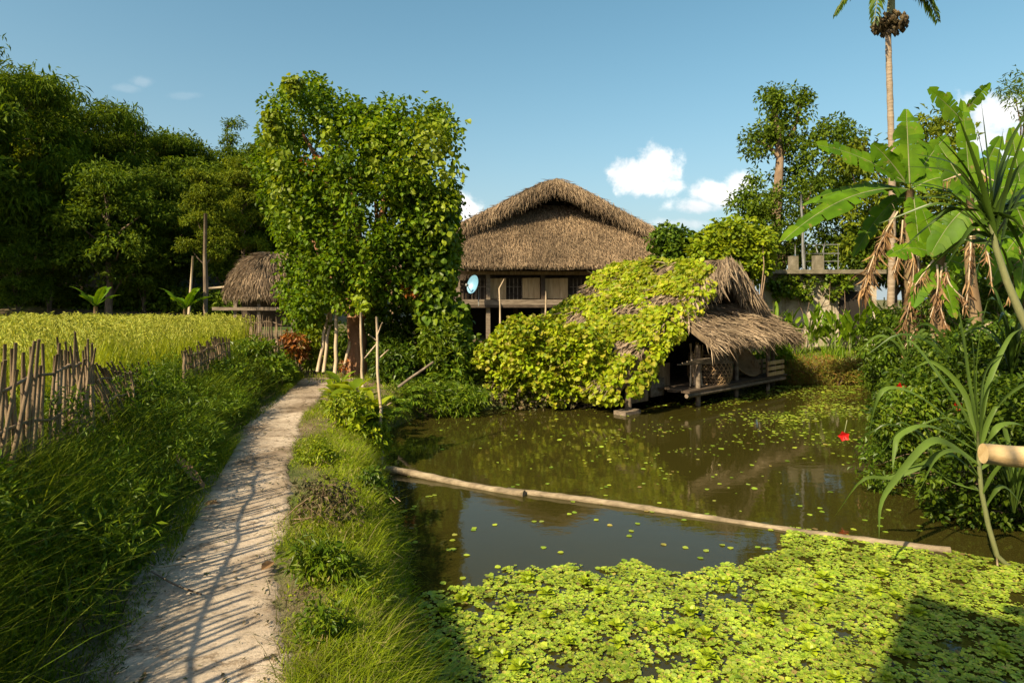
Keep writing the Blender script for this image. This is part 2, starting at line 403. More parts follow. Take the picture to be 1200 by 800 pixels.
# path: a worn, slightly raised strip of pale earth and old concrete
def path_material():
    m, nt, out = mat('worn_path')
    a = noise(nt, 1.3, 5, .6); b = noise(nt, 9, 7, .75); c = noise(nt, 70, 3, .7)
    base = ramp(nt, [(.20,.15,.105), (.37,.30,.23), (.50,.415,.33)], a.outputs['Fac'], [.32, .5, .7])
    det = ramp(nt, [(.38,.35,.31), (.92,.91,.9), (1.2,1.2,1.18)], b.outputs['Fac'], [.28, .46, .7])
    col = mix(nt, base.outputs[0], det.outputs[0], 1.0, 'MULTIPLY')
    sp = ramp(nt, [(.5,.46,.4), (1,1,1)], c.outputs['Fac'], [.30, .42])
    col = mix(nt, col, sp.outputs[0], 1.0, 'MULTIPLY')
    vo = nt.nodes.new('ShaderNodeTexVoronoi'); vo.feature = 'DISTANCE_TO_EDGE'; vo.inputs['Scale'].default_value = .75
    tc2 = nt.nodes.new('ShaderNodeTexCoord'); wv = nt.nodes.new('ShaderNodeVectorMath'); wv.operation = 'MULTIPLY_ADD'; wv.inputs[1].default_value = (.35, .35, .35)
    nt.links.new(b.outputs['Color'], wv.inputs[0]); nt.links.new(tc2.outputs['Object'], wv.inputs[2]); nt.links.new(wv.outputs[0], vo.inputs['Vector'])
    ck = ramp(nt, [(.45,.40,.34), (1,1,1)], vo.outputs['Distance'], [.004, .018])
    col = mix(nt, col, ck.outputs[0], .75, 'MULTIPLY')
    sc = noise(nt, .8, 3, .5); st = ramp(nt, [(.62,.58,.52), (1.06,1.05,1.03)], sc.outputs['Fac'], [.38, .56])
    col = mix(nt, col, st.outputs[0], 1.0, 'MULTIPLY')
    at = nt.nodes.new('ShaderNodeAttribute'); at.attribute_name = 'rim'
    e = noise(nt, 3.5, 6, .7)
    ma = nt.nodes.new('ShaderNodeMath'); ma.operation = 'MULTIPLY_ADD'; ma.inputs[1].default_value = .55; nt.links.new(e.outputs['Fac'], ma.inputs[0]); nt.links.new(at.outputs['Fac'], ma.inputs[2])
    er = ramp(nt, [(0,0,0), (1,1,1)], ma.outputs[0], [.62, .92])
    dirt = ramp(nt, [(.13,.09,.05), (.23,.17,.10), (.30,.24,.15)], b.outputs['Fac'], [.3, .5, .72])
    col = mix(nt, col, dirt.outputs[0], er.outputs[0])
    p = nt.nodes.new('ShaderNodeBsdfPrincipled'); p.inputs['Roughness'].default_value = .9
    p.inputs['Specular IOR Level'].default_value = .15
    nt.links.new(col, p.inputs['Base Color'])
    bp = nt.nodes.new('ShaderNodeBump'); bp.inputs['Strength'].default_value = .45; bp.inputs['Distance'].default_value = .012
    ad = nt.nodes.new('ShaderNodeMath'); ad.operation = 'ADD'
    nt.links.new(b.outputs['Fac'], ad.inputs[0]); nt.links.new(c.outputs['Fac'], ad.inputs[1])
    nt.links.new(ad.outputs[0], bp.inputs['Height']); nt.links.new(bp.outputs[0], p.inputs['Normal'])
    nt.links.new(p.outputs[0], out.inputs['Surface'])
    return m
rg = R(3)
ty = np.arange(-3, 13.9, .07); K = len(ty); cols_ = 19
wob = lambda ph: .04*np.sin(ty*2.3 + ph) + .02*np.sin(ty*5.9 + ph*2) + .015*rg.normal(size=K)
lx = xl(ty) + wob(.4) - .10*smooth(9, 4, ty); rx = xr(ty) + wob(2.1) + .06*smooth(9, 4, ty)
u = np.linspace(0, 1, cols_)
PX = lx[:, None]*(1 - u) + rx[:, None]*u
PY = np.repeat(ty[:, None], cols_, 1) + .0
PZ = .016 + .006*np.sin(PX*5 + PY*3) + .0012*rg.normal(size=PX.shape)
PZ[:, 0] = PZ[:, -1] = -.02
PZ = PZ + np.where((u == 0) | (u == 1), 0, 0)
i_ = np.arange(K - 1)[:, None]*cols_ + np.arange(cols_ - 1)[None]
q_ = np.stack([i_, i_ + 1, i_ + cols_ + 1, i_ + cols_], -1).reshape(-1, 4)
po = tag(MB().add(np.stack([PX, PY, PZ], -1), q_, sm=True).build('path', path_material()), kind='structure')
ra = po.data.attributes.new('rim', 'FLOAT', 'POINT'); ra.data.foreach_set('value', np.repeat((np.abs(2*u - 1)**3*.62)[None], K, 0).astype(np.float32).ravel())

# pond water
def water_material():
    m, nt, out = mat('murky_water')
    p = nt.nodes.new('ShaderNodeBsdfPrincipled')
    nz = noise(nt, .5, 3)
    r = ramp(nt, [(.024,.021,.004), (.036,.031,.006)], nz.outputs['Fac'])
    nt.links.new(r.outputs[0], p.inputs['Base Color'])
    p.inputs['Roughness'].default_value = .035; p.inputs['IOR'].default_value = 1.33
    p.inputs['Specular IOR Level'].default_value = .5
    b = nt.nodes.new('ShaderNodeBump'); b.inputs['Strength'].default_value = .06; b.inputs['Distance'].default_value = .02
    n2 = noise(nt, 5, 3, .5, mapscale=(1, 1.6, 1)); nt.links.new(n2.outputs['Fac'], b.inputs['Height'])
    nt.links.new(b.outputs[0], p.inputs['Normal'])
    nt.links.new(p.outputs[0], out.inputs['Surface'])
    return m
cpt = POND.mean(0)
wp = cpt + (POND - cpt) * 1.06
V = np.concatenate([np.c_[wp, np.full(len(wp), WZ)], [[*cpt, WZ]]])
k = len(wp)
mb = MB().add(V, [[k, i, (i + 1) % k] for i in range(k)])
tag(mb.build('pond_water', water_material()), kind='structure')

# ------------------------------------------------------------------ grasses (ground cover)
def on_ground(x, y, dz=-.02):
    return np.stack([x, y, ground_z(x, y) + dz], -1)

rg = R(11)
# tall dark grass on the bank between path and fence
N = 64000
y = 1.6 + rg.uniform(0, 1, N)**1.35 * 13.5
x = xl(y) - (-.13 + 1.75*rg.uniform(0, 1, N)**1.1) * np.where(y > 9, 1.15, 1)
keep = (x > -.86*y - 1.0)
x, y = x[keep], y[keep]
dl = xl(y) - x
nz = np.sin(x*3.1 + y*1.7) + np.sin(y*2.3 - x*1.3)
h = (.12 + .33*smooth(-.02, .5, dl)*(1 - .5*smooth(.6, 1.0, dl)) + .07*nz) * rg.uniform(.5, 1.3, len(x))
h = np.maximum(h, .08)
mb = MB()
mb.add(*blades(on_ground(x, y), rg.uniform(0, 2*pi, len(x)) , h, rg.uniform(.25, 1.05, len(x)), rg.uniform(.005, .012, len(x)), 4, rg.uniform(.1, .6, len(x)), rg))
# small leafy weeds mixed in
k = 420
yw = 2 + rg.uniform(0, 1, k)*11; xw = xl(yw) - rg.uniform(.1, 1.2, k)
c = on_ground(xw, yw, .05) + UP*rg.uniform(0, .22, k)[:, None]
mb.add(*clump_leaves(rg, c, rg.uniform(.05, .13, k), 12, .05, .016, hi=False))
# long thin seeding stalks that arch above the rest
k = 2600
yw = 2 + rg.uniform(0, 1, k)**1.2*11.5; xw = xl(yw) - rg.uniform(.15, 1.3, k)
mb.add(*blades(on_ground(xw, yw), rg.normal(.2, 1.5, k), rg.uniform(.35, .75, k), rg.uniform(.4, 1.1, k), rg.uniform(.006, .013, k), 5, rg.uniform(.2, .6, k), rg))
tag(mb.build('grass', M['grass_dark']), 'tall dark green grass covering the bank under the bamboo fence', 'grass', kind='stuff')

# sunlit short grass between path and pond
N = 70000
y = 1.8 + rg.uniform(0, 1, N)**1.5 * 10.6
t = rg.uniform(-.05, 1.0, N)
edge = np.interp(y, POND[:8, 1], POND[:8, 0]) + .10
x = xr(y) + (edge - xr(y))*t
nz = np.sin(x*2.9 + y*1.1) + np.sin(y*1.9 - x*2.3 + 1)
h = (.035 + .035*smooth(.1, .5, t) + .05*smooth(.5, 1, t) + .028*nz + .045*smooth(4.8, 2.5, y)) * rg.uniform(.5, 1.5, N)
keep = rg.uniform(0, 1, N) < np.clip(.55 + .35*nz + .35*smooth(.2, .6, t), .10, 1)
x, y, h, t = x[keep], y[keep], np.maximum(h[keep], .03), t[keep]
mb = MB()
mb.add(*blades(on_ground(x, y), rg.uniform(0, 2*pi, len(x)), h, rg.uniform(.3, 1.5, len(x)), rg.uniform(.004, .009, len(x)), 3, rg.uniform(.05, .6, len(x)), rg))
k = 620
yw = 2 + rg.uniform(0, 1, k)**1.3*9.8; tt_ = rg.uniform(0, 1, k)**.6; xw = xr(yw) + (np.interp(yw, POND[:8, 1], POND[:8, 0]) + .12 - xr(yw))*tt_
mb.add(*clump_leaves(rg, on_ground(xw, yw, .035) + UP*(rg.uniform(0, .09, k)*tt_)[:, None], rg.uniform(.03, .09, k), 16, .035, .014, up=.5, out=.9, down=-.3))
tag(mb.build('grass', M['grass']), 'short sunlit grass on the verge between the path and the pond', 'grass', kind='stuff')

# longer tufts that droop over the near water edge
N = 6500
cy = rg.uniform(2.2, 7.5, 70); cx = np.interp(cy, POND[:8, 1], POND[:8, 0]) - rg.uniform(.0, .45, 70)
ci = rg.integers(0, 70, N)
x = cx[ci] + rg.normal(0, .07, N); y = cy[ci] + rg.normal(0, .09, N)
mb = MB()
mb.add(*blades(on_ground(x, y), rg.normal(.1, 1.4, N), rg.uniform(.08, .30, N), rg.uniform(.3, 1.1, N), rg.uniform(.004, .009, N), 3, rg.uniform(.2, .8, N), rg))
tag(mb.build('grass', M['grass']), 'longer green grass tufts leaning over the near pond edge', 'grass', kind='stuff')

# sparse grass in the yard and along the far banks
N = 16000
x = rg.uniform(-6, 1.5, N); y = rg.uniform(12.2, 19, N)
keep = (np.sin(x*1.7 + y) + np.sin(y*2.1 - x) + rg.normal(0, .6, N) > .3) & ~inpoly(POND, x, y)
x, y = x[keep], y[keep]
x2 = rg.uniform(7, 12, 9000); y2 = rg.uniform(13, 19.5, 9000)
keep = ~inpoly(POND, x2, y2); x = np.r_[x, x2[keep]]; y = np.r_[y, y2[keep]]
mb = MB()
mb.add(*blades(on_ground(x, y), rg.uniform(0, 2*pi, len(x)), rg.uniform(.05, .22, len(x)), rg.uniform(.2, 1, len(x)), rg.uniform(.008, .018, len(x)), 2, .3, rg))
tag(mb.build('grass', M['grass']), 'patchy low grass in the yard round the big tree and on the far bank', 'grass', kind='stuff')

# grass on the right hand bank
N = 14000
y = rg.uniform(1, 15, N); xe = np.interp(y, POND[14:23, 1][::-1], POND[14:23, 0][::-1])
x = xe + rg.uniform(-.05, 2.2, N)
mb = MB().add(*blades(on_ground(x, y), rg.uniform(0, 2*pi, N), rg.uniform(.1, .4, N), rg.uniform(.3, 1, N), rg.uniform(.006, .014, N), 3, .4, rg))
tag(mb.build('grass', M['grass_dark']), 'tall grass along the right bank under the flowering bushes', 'grass', kind='stuff')

# rice field
rg = R(12)
hx = []; hy = []
for (y0, y1, dens) in ((1.8, 7, 26), (7, 12, 19), (12, 18, 13), (18, 27.5, 10)):
    A = (y1 - y0)*26; n = int(A*dens)
    yy = rg.uniform(y0, y1, n); xx = rg.uniform(-27, -2, n)
    k = (xx < xl(yy) - 1.42 - .03*np.maximum(yy - 9, 0)) & (xx > -.86*yy - 2.2)
    hx.append(xx[k]); hy.append(yy[k])
hx = np.concatenate(hx); hy = np.concatenate(hy); H = len(hx)
near = np.interp(hy, [3, 9, 27], [15, 12, 8]).astype(int)
ci = np.repeat(np.arange(H), near); m = len(ci)
bx = hx[ci] + rg.normal(0, .05, m); by = hy[ci] + rg.normal(0, .05, m)
hh = np.interp(by, [2, 6, 10, 16, 27], [1.0, .96, .90, .88, .85]) * (1 + .07*np.sin(bx*.9 + by*.5))
wsc = np.interp(by, [3, 10, 27], [1, 1.6, 3.2])
h = hh*np.where(rg.uniform(0, 1, m) < .06, rg.uniform(1.0, 1.22, m), rg.uniform(.6, 1.06, m))
mb = MB()
mb.add(*blades(on_ground(bx, by), rg.uniform(0, 2*pi, m), h, rg.uniform(.08, .42, m), .010*wsc*rg.uniform(.7, 1.2, m), 4, rg.uniform(.02, .22, m), rg), mi=0)
# drooping grain heads: each a nodding chain of small grains
nh = np.interp(hy, [3, 9, 27], [6, 5, 4]).astype(int); ci = np.repeat(np.arange(H), nh); m = len(ci)
base = on_ground(hx[ci] + rg.normal(0, .10, m), hy[ci] + rg.normal(0, .10, m))
hh = np.interp(hy[ci], [2, 6, 10, 16, 27], [1.0, .96, .90, .88, .85]) * rg.uniform(.80, 1.12, m) * (1 + .06*np.sin(hx[ci]*2.3 + hy[ci]*1.9))
az = rg.uniform(0, 2*pi, m); dirv = np.stack([np.cos(az), np.sin(az), 0*az], -1)
top = base + UP*hh[:, None]
gs = 5
ws = np.interp(hy[ci], [3, 10, 27], [1, 1.7, 3.4])
for g in range(gs):
    t = g/(gs - 1)
    c = top + dirv*(.03 + .13*t)[..., None] if False else top + dirv*(.02 + .13*t) - UP*(.20*t*t)
    d = dirv*(1 - .5*t) - UP*(.3 + 1.9*t) + rg.normal(0, .3, (m, 3))
    mb.add(*leaves(c, d, rg.normal(size=(m, 3)), .055*np.sqrt(ws), .012*ws), mi=1)
tag(mb.build('rice_crop', [M['rice'], M['rice_head']]), 'field of ripening yellow green rice behind the bamboo fence', 'rice', kind='stuff')

# ------------------------------------------------------------------ floating plants
rg = R(13)
MATPX = [(478,830),(488,700),(520,688),(560,684),(585,668),(612,660),(640,668),(668,660),(700,667),(742,655),(770,668),(800,672),(860,660),(905,650),(925,618),(960,622),(1010,632),(1060,640),(1110,646),(1160,655),(1230,668),(1300,690),(1500,900),(400,1100),(440,900)]
MATW = np.array([(lambda Y: ((a - CX)/F*Y, Y))((CAMZ - WZ)*F/(b - HOR)) for a, b in MATPX])
N = 58000
x = rg.uniform(-1, 5.6, N); y = rg.uniform(1.6, 6.2, N)
nzf = .55*np.sin(x*3.3 + 2*np.sin(y*2.1)) + .55*np.sin(y*4.1 + 1.7*np.sin(x*2.7)) + .9*np.sin(x*9 + y*7) + .9*np.sin(y*13 - x*8) + .8*np.sin(x*23 + 3*np.sin(y*11)) + .8*np.sin(y*29 - 2*np.sin(x*13))
de = dist_seg(MATW, x, y); ins = inpoly(MATW, x, y)
keep = ins & inpoly(POND, x, y) & (nzf + rg.normal(0, .7, N) > -1.9 + 1.2*np.exp(-de/.10))
x, y = x[keep], y[keep]; n = len(x)
lv = 5
ci = np.repeat(np.arange(n), lv)
s = np.clip(rg.lognormal(math.log(.0150), .42, n), .008, .045)
az = (np.tile(np.arange(lv)/lv*2*pi, n) + np.repeat(rg.uniform(0, 6, n), lv) + rg.normal(0, .25, n*lv))
el = rg.uniform(.02, .36, n*lv)
d = np.stack([np.cos(az)*np.cos(el), np.sin(az)*np.cos(el), np.sin(el)], -1)
c = np.stack([x[ci], y[ci], np.full(n*lv, WZ + .010)], -1) + d*s[ci][:, None]*.12
nn = UP*1.0 - d*.3 + rg.normal(0, .18, (n*lv, 3))
L = s[ci]*rg.uniform(.8, 1.25, n*lv)
mb = MB(); mb.add(*leaves(c, d, nn, L, L*.85, hi=True, droop=.12, fold=.08))
# stray single leaves along the rim
N = 900
px = rg.uniform(455, 1110, N); Yw = (CAMZ - WZ)*F/(rg.uniform(560, 690, N) - HOR)
x = (px - CX)/F*Yw; k = inpoly(POND, x, Yw) & (rg.uniform(0, 1, N) < .14)
x, yy = x[k], Yw[k]
mb.add(*leaves(np.stack([x, yy, np.full(len(x), WZ + .006)], -1), np.c_[rg.normal(size=(len(x), 2)), np.zeros(len(x))], np.c_[rg.normal(0, .05, (len(x), 2)), np.ones(len(x))], .06, .055, hi=True, droop=.05, fold=.02))
tag(mb.build('floating_plants', M['lettuce']), 'mat of small bright green floating plants covering the near water', 'pond plants', kind='stuff')

# larger rosettes that stand out of the mat, each one lifted on its own
k = 0; rg = R(14)
while k < 46:
    px, py = rg.uniform(510, 1190), rg.uniform(675, 798)
    Yw = (CAMZ - WZ)*F/(py - HOR); xw = (px - CX)/F*Yw
    if not (inpoly(MATW, np.array(xw), np.array(Yw)) and dist_seg(MATW, np.array(xw), np.array(Yw)) > .12): continue
    lv = 11; az = np.arange(lv)*2.4 + rg.uniform(0, 6); el = np.linspace(.2, 1.1, lv)
    d = np.stack([np.cos(az)*np.cos(el), np.sin(az)*np.cos(el), np.sin(el)], -1)
    L = rg.uniform(.040, .07)*np.linspace(1.1, .75, lv)
    mb = MB().add(*leaves(np.array([xw, Yw, WZ + .014]) + d*.012, d, UP - d*.5, L, L*.85, hi=True, droop=.18, fold=.14))
    o = mb.build('water_lettuce', M['lettuce_big'], loc=(xw, Yw, WZ))
    tag(o, 'large yellow green rosette standing out of the floating plant mat', 'water lettuce', 'large floating rosettes')
    k += 1

# scattered floating leaves on the open water
rg = R(15)
N = 20000
px = np.where(rg.uniform(0, 1, N) < .5, rg.normal(940, 70, N), rg.uniform(450, 1060, N)); py = 452 + rg.uniform(0, 1, N)**1.9*150
w = .13*smooth(550, 470, py) + .004 + .95*np.exp(-((px - 955)/75)**2 - ((py - 480)/28)**2) + .55*np.exp(-((px - 880)/110)**2 - ((py - 468)/9)**2) + .25*np.exp(-((px - 740)/120)**2 - ((py - 520)/40)**2)
cl = np.sin(px*.045 + 2*np.sin(py*.11)) + np.sin(py*.21 + px*.02)
keep = rg.uniform(0, 1, N) < w*np.clip(.55 + .45*cl, .02, 1.2)
px, py = px[keep], py[keep]
Yw = (CAMZ - WZ)*F/(py - HOR); x = (px - CX)/F*Yw
k = inpoly(POND, x, Yw); x, Yw = x[k], Yw[k]; m = len(x)
d = np.c_[rg.normal(size=(m, 2)), np.zeros(m)]
L = rg.lognormal(math.log(.036), .45, m)
mb = MB().add(*leaves(np.c_[x, Yw, np.full(m, WZ + .006)], d, np.c_[rg.normal(0, .08, (m, 2)), np.ones(m)], L, L*.9, hi=True, droop=.0, fold=.03))
tag(mb.build('floating_leaves', M['lettuce']), 'small pale leaves scattered over the open brown water', 'pond leaves', kind='stuff')

# leaf litter, straw and crumbs along the path
rg = R(16); k = 1500
yl = 2 + rg.uniform(0, 1, k)**1.4*11; side = rg.uniform(0, 1, k); f = np.where(side < .42, rg.beta(1, 6, k), np.where(side < .84, 1 - rg.beta(1, 6, k), rg.uniform(0, 1, k)))
xq = xl(yl)*(1 - f) + xr(yl)*f; az = rg.uniform(0, 6.28, k); ll = rg.uniform(.008, .05, k)
mb = MB().add(*leaves(np.c_[xq, yl, np.full(k, .028)], np.c_[np.cos(az), np.sin(az), rg.uniform(-.05, .25, k)], np.c_[rg.normal(0, .3, (k, 2)), np.ones(k)], ll, ll*rg.uniform(.12, .5, k), droop=.1, fold=.15))
tag(mb.build('path_litter', M['dryweed']), 'dry leaf crumbs and straw scattered along the path edges', 'litter', kind='stuff')

# mixed leafy weeds, dead straw and soil crumbs in the bank and the verge
rg = R(17); k = 760
yw = 2 + rg.uniform(0, 1, k)**1.1*12; xw = xl(yw) - rg.uniform(.02, 1.25, k)
sel = np.sin(xw*2.1 + yw*1.3) + np.sin(yw*.9 - xw*1.7) + rg.normal(0, .5, k) > -.2; xw, yw = xw[sel], yw[sel]; k = len(xw)
c = np.repeat(on_ground(xw, yw, .10), 3, 0) + rg.normal(0, .07, (3*k, 3)) + UP*np.tile([.02, .12, .24], k)[:, None]
mb = MB().add(*clump_leaves(rg, c, .08, 14, .075, .02, up=.6, out=.9, down=-.15))
tag(mb.build('bank_weeds', M['fern']), 'lighter green feathery weeds growing through the tall bank grass', 'weeds', kind='stuff')
k = 3600
yw = 2 + rg.uniform(0, 1, k)**1.3*9.8; tt_ = rg.uniform(-.06, 1.03, k); xw = xr(yw) + (np.interp(yw, POND[:8, 1], POND[:8, 0]) + .1 - xr(yw))*tt_
sel = np.sin(xw*4.1 + yw*1.9) + np.sin(yw*3.3 - xw*2.7) + rg.normal(0, .5, k) > .5; xw, yw = xw[sel], yw[sel]; k = len(xw)
mb = MB().add(*blades(on_ground(xw, yw), rg.uniform(0, 6.28, k), rg.uniform(.06, .22, k), rg.uniform(.6, 2.2, k), rg.uniform(.004, .008, k), 3, rg.uniform(.2, .8, k), rg))
k = 2200; yw = 2 + rg.uniform(0, 1, k)**1.2*12; xw = xl(yw) - rg.uniform(0, 1.4, k)
mb.add(*blades(on_ground(xw, yw), rg.uniform(0, 6.28, k), rg.uniform(.15, .5, k), rg.uniform(.5, 1.6, k), rg.uniform(.004, .009, k), 3, rg.uniform(.2, .8, k), rg))
tag(mb.build('dead_grass', M['dryweed']), 'dead straw coloured grass stalks among the green of bank and verge', 'grass', kind='stuff')

# blades and sedges along the far right waterline
rg = R(18); N = 6500
x = rg.uniform(6.6, 10.2, N); y = rg.uniform(14.5, 18.2, N)
d = dist_seg(POND, x, y); k = (d < .55) & (rg.uniform(0, 1, N) < .35 + .5*(np.sin(x*5) > 0)); x, y = x[k], y[k]; m = len(x)
g = ground_z(x, y); k = g > -.62; x, y, g = x[k], y[k], np.maximum(g[k], -.52); m = len(x)
mb = MB().add(*blades(np.stack([x, y, g], -1), rg.uniform(0, 6.28, m), rg.uniform(.2, .75, m), rg.uniform(.15, .7, m), rg.uniform(.012, .03, m), 3, rg.uniform(.1, .5, m), rg))
tag(mb.build('sedge', M['canna']), 'upright light green sedges crowding the far right waterline', 'sedge', kind='stuff')
# ================================================================== thatch helpers
def patch_strips(mb, rng, rows, dens, L, w, lift=.05, jit=.22, mi=0, sag=0):
    """rows: list of polylines (k,3) from the eave (first) to the ridge (last); straw strips lying down the slope"""
    rows = [np.asarray(r, float) for r in rows]
    k = len(rows[0])
    for r in range(len(rows) - 1):
        for j in range(k - 1):
            a, b, c, d = rows[r][j], rows[r][j+1], rows[r+1][j+1], rows[r+1][j]
            area = np.linalg.norm(np.cross(b - a, d - a))*.5 + np.linalg.norm(np.cross(b - c, d - c))*.5
            m = int(area*dens) + 1
            s = rng.uniform(0, 1, m)[:, None]; t = rng.uniform(0, 1, m)[:, None]
            p = (a*(1 - s) + b*s)*(1 - t) + (d*(1 - s) + c*s)*t
            dn = norm((a + b) - (c + d)); nn = norm(np.cross(b - a, d - a)); nn = nn if nn[2] > 0 else -nn
            D = norm(dn + rng.normal(0, jit, (m, 3)) + nn*rng.normal(lift*1.2, lift, m)[:, None])
            Lr = L*rng.uniform(.5, 1.3, m)
            mb.add(*leaves(p + nn*rng.uniform(.0, .05, m)[:, None], D, nn + rng.normal(0, .35, (m, 3)), Lr, w*rng.uniform(.6, 1.4, m), droop=.08, fold=.05), mi=mi)

def fringe(mb, rng, line, m, L, w, out=(0, 0, 0), jit=.18, spread=.12, mi=0, down=1.0):
    """ragged straw hanging from an edge polyline"""
    line = np.asarray(line, float)
    seg = np.linalg.norm(np.diff(line, axis=0), axis=1); cum = np.r_[0, np.cumsum(seg)]
    s = rng.uniform(0, cum[-1], m); p = np.stack([np.interp(s, cum, line[:, i]) for i in range(3)], -1)
    p = p + rng.normal(0, spread, (m, 3))*[1, 1, .6]
    D = norm(np.array(out) - UP*down + rng.normal(0, jit, (m, 3)))
    mb.add(*leaves(p, D, rng.normal(size=(m, 3)) + [0, 0, .3], L*rng.uniform(.45, 1.25, m), w*rng.uniform(.6, 1.4, m), droop=.05, fold=.05), mi=mi)

def slab(mb, rows, th, mi=0):
    """solid shell under a roof patch"""
    rows = np.asarray(rows, float); n, k = rows.shape[:2]
    top = rows.reshape(-1, 3); bot = top - UP*th
    i = np.arange(n - 1)[:, None]*k + np.arange(k - 1)[None]
    q = np.stack([i, i + 1, i + k + 1, i + k], -1).reshape(-1, 4); N = n*k
    side = []
    per = [(0, j) for j in range(k - 1)] + [(r, k - 1) for r in range(n - 1)] + [(n - 1, j) for j in range(k - 1, 0, -1)] + [(r, 0) for r in range(n - 1, 0, -1)]
    per = [r*k + j for r, j in per]
    for a, b in zip(per, per[1:] + per[:1]): side.append([a, a + N, b + N, b])
    mb.add(np.r_[top, bot], q, (q + N)[:, ::-1], side, mi=mi)

def lin(a, b, k):
    t = np.linspace(0, 1, k)[:, None]; return np.asarray(a, float)*(1 - t) + np.asarray(b, float)*t

# ================================================================== the big thatched house
HX, HY, HR = 1.95, 24.6, radians(5)
def HL(u, v, z):
    u, v, z = np.broadcast_arrays(np.asarray(u, float), np.asarray(v, float), np.asarray(z, float))
    return np.stack([HX + u*cos(HR) - v*sin(HR), HY + u*sin(HR) + v*cos(HR), z], -1)
rg = R(21)
house = thing('stilt_house', 'large brown thatched stilt house with a dark gable opening and wooden shutters', 'house', (HX, HY + 3, .1))
# main roof: two long slopes
prof_u = np.array([0, 1.2, 2.4, 3.6, 4.8, 6.0, 7.2]); prof_z = np.array([6.78, 6.27, 5.68, 5.07, 4.44, 3.80, 3.12])
vs = np.linspace(1.0, 11, 9)
mb = MB()
for sg in (-1, 1):
    rows = [HL(sg*prof_u[i], vs, prof_z[i] + .05*np.sin(vs*1.3 + i)) for i in range(6, -1, -1)]
    slab(mb, rows, .32, mi=1)
    patch_strips(mb, rg, rows, 330, .36, .025, lift=.09, jit=.18)
    fringe(mb, rg, rows[0], 1600, .4, .045, out=(sg*.5, 0, 0))
    # thick combed front edge
    edge = HL(sg*prof_u, 1.0, prof_z - .02)
    for q_, (dv, dz, Lk) in enumerate(((0, -.03, .30), (-.06, -.12, .42), (-.02, -.22, .48), (.1, -.24, .48))):
        fringe(mb, rg, HL(sg*prof_u, 1.0 + dv, prof_z + dz), 3200, Lk, .024, out=(sg*.25, -.30, 0), jit=.24, spread=.09)
roof = mb.build('roof', [M['thatch'], M['thatch_base']], house)
mb = MB(); mb.add(np.stack([HL(-.50, .62, 6.80), HL(.50, .62, 6.80), HL(.0, .62, 7.10), HL(-.50, 4, 6.80), HL(.50, 4, 6.80), HL(0, 4, 7.10)]), [[0, 1, 2], [5, 4, 3]], [[0, 2, 5, 3], [2, 1, 4, 5], [1, 0, 3, 4]]); mb.build('ridge_cap', M['dark'], roof)
# hipped apron under the gable
mb = MB()
uu = np.linspace(-4.4, 4.4, 15); pr = np.interp(abs(uu), prof_u, prof_z)
rows = [HL(uu, 0, 3.16 + .03*np.sin(np.arange(15)*1.7)), HL(uu*1.01, .65, np.minimum(3.98, pr - .3)), HL(uu*1.01, 1.25, np.minimum(4.85, pr - .38)), HL(uu, 1.75, np.minimum(5.5, pr - .42)), HL(uu, 2.1, np.minimum(5.85, pr - .45))]
slab(mb, rows, .2, mi=1)
patch_strips(mb, rg, rows, 700, .28, .020, lift=.10, jit=.20)
fringe(mb, rg, rows[0], 1500, .18, .028, out=(0, -.7, 0), spread=.05)
for sg in (0, -1):   # short hips at both ends of the apron
    fringe(mb, rg, [rows[0][sg], rows[1][sg]], 260, .35, .045, out=(.6*(1 if sg else -1), -.3, 0))
mb.build('apron_roof', [M['thatch'], M['thatch_base']], house)
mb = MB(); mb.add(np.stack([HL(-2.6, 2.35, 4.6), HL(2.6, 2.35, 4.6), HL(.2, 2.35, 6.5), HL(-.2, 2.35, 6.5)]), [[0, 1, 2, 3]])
mb.build('gable_dark', M['dark'], house)  # near-black sheet stands in for the shade inside the gable opening
# walls and floor
mb = MB()
mb.box(HL(0, 1.55, 2.65), (8.4, .10, 2.1), HR)
mb.box(HL(-4.3, 5.5, 2.6), (.1, 8, 2.0), HR); mb.box(HL(4.3, 5.5, 2.6), (.1, 8, 2.0), HR); mb.box(HL(0, 9.5, 2.6), (8.5, .1, 2.0), HR)
mb.build('wall', M['wood_dark'], house)
MB().box(HL(0, 5.3, 1.52), (9.2, 9.2, .16), HR).build('floor', M['wood_dark'], house)
MB().box(HL(0, .78, 1.66), (9.4, .18, .22), HR).build('floor_beam', M['wood_grey'], house)
MB().box(HL(-.2, .95, 2.86), (8.6, .12, .14), HR).build('eave_beam', M['wood'], house)
MB().box(HL(0, 1.42, 2.62), (8.3, .06, .12), HR).build('lintel', M['wood_dark'], house)
for u_, w_, rz, dz in ((-2.50, .80, .03, 0), (-1.05, .74, -.02, .02), (.0, 1.0, 0, .01), (3.35, .7, .02, 0)):
    mb = MB()
    for k in range(3):
        mb.box(HL(u_ + (k - 1)*w_/3, 1.18 + .012*(k % 2), 2.22 + dz), (w_/3 - .008, .04, .84 + .015*k), HR + rz)
    mb.build('shutter', M['panel'], house)
for u_, n in ((-1.78, 5), (1.35, 8), (-3.6, 8)):
    mb = MB()
    for k in range(n): mb.box(HL(u_ + (k - (n - 1)/2)*.17, 1.3, 2.2), (.035, .035, .9), HR)
    mb.box(HL(u_, 1.3, 2.30), (n*.17 + .1, .04, .04), HR)
    mb.build('window_bars', M['wood_grey'], house)
for u_ in (-4.1, -2.86, -.58, 2.2, 4.2):
    g = float(ground_z(*HL(u_, .95, 0)[:2]))
    MB().box(HL(u_, 1.0, (g + 2.9)/2 - .1), (.17, .17, 2.9 - g), HR).build('post', M['wood_grey'] if u_ < -2 else M['wood_dark'], house)
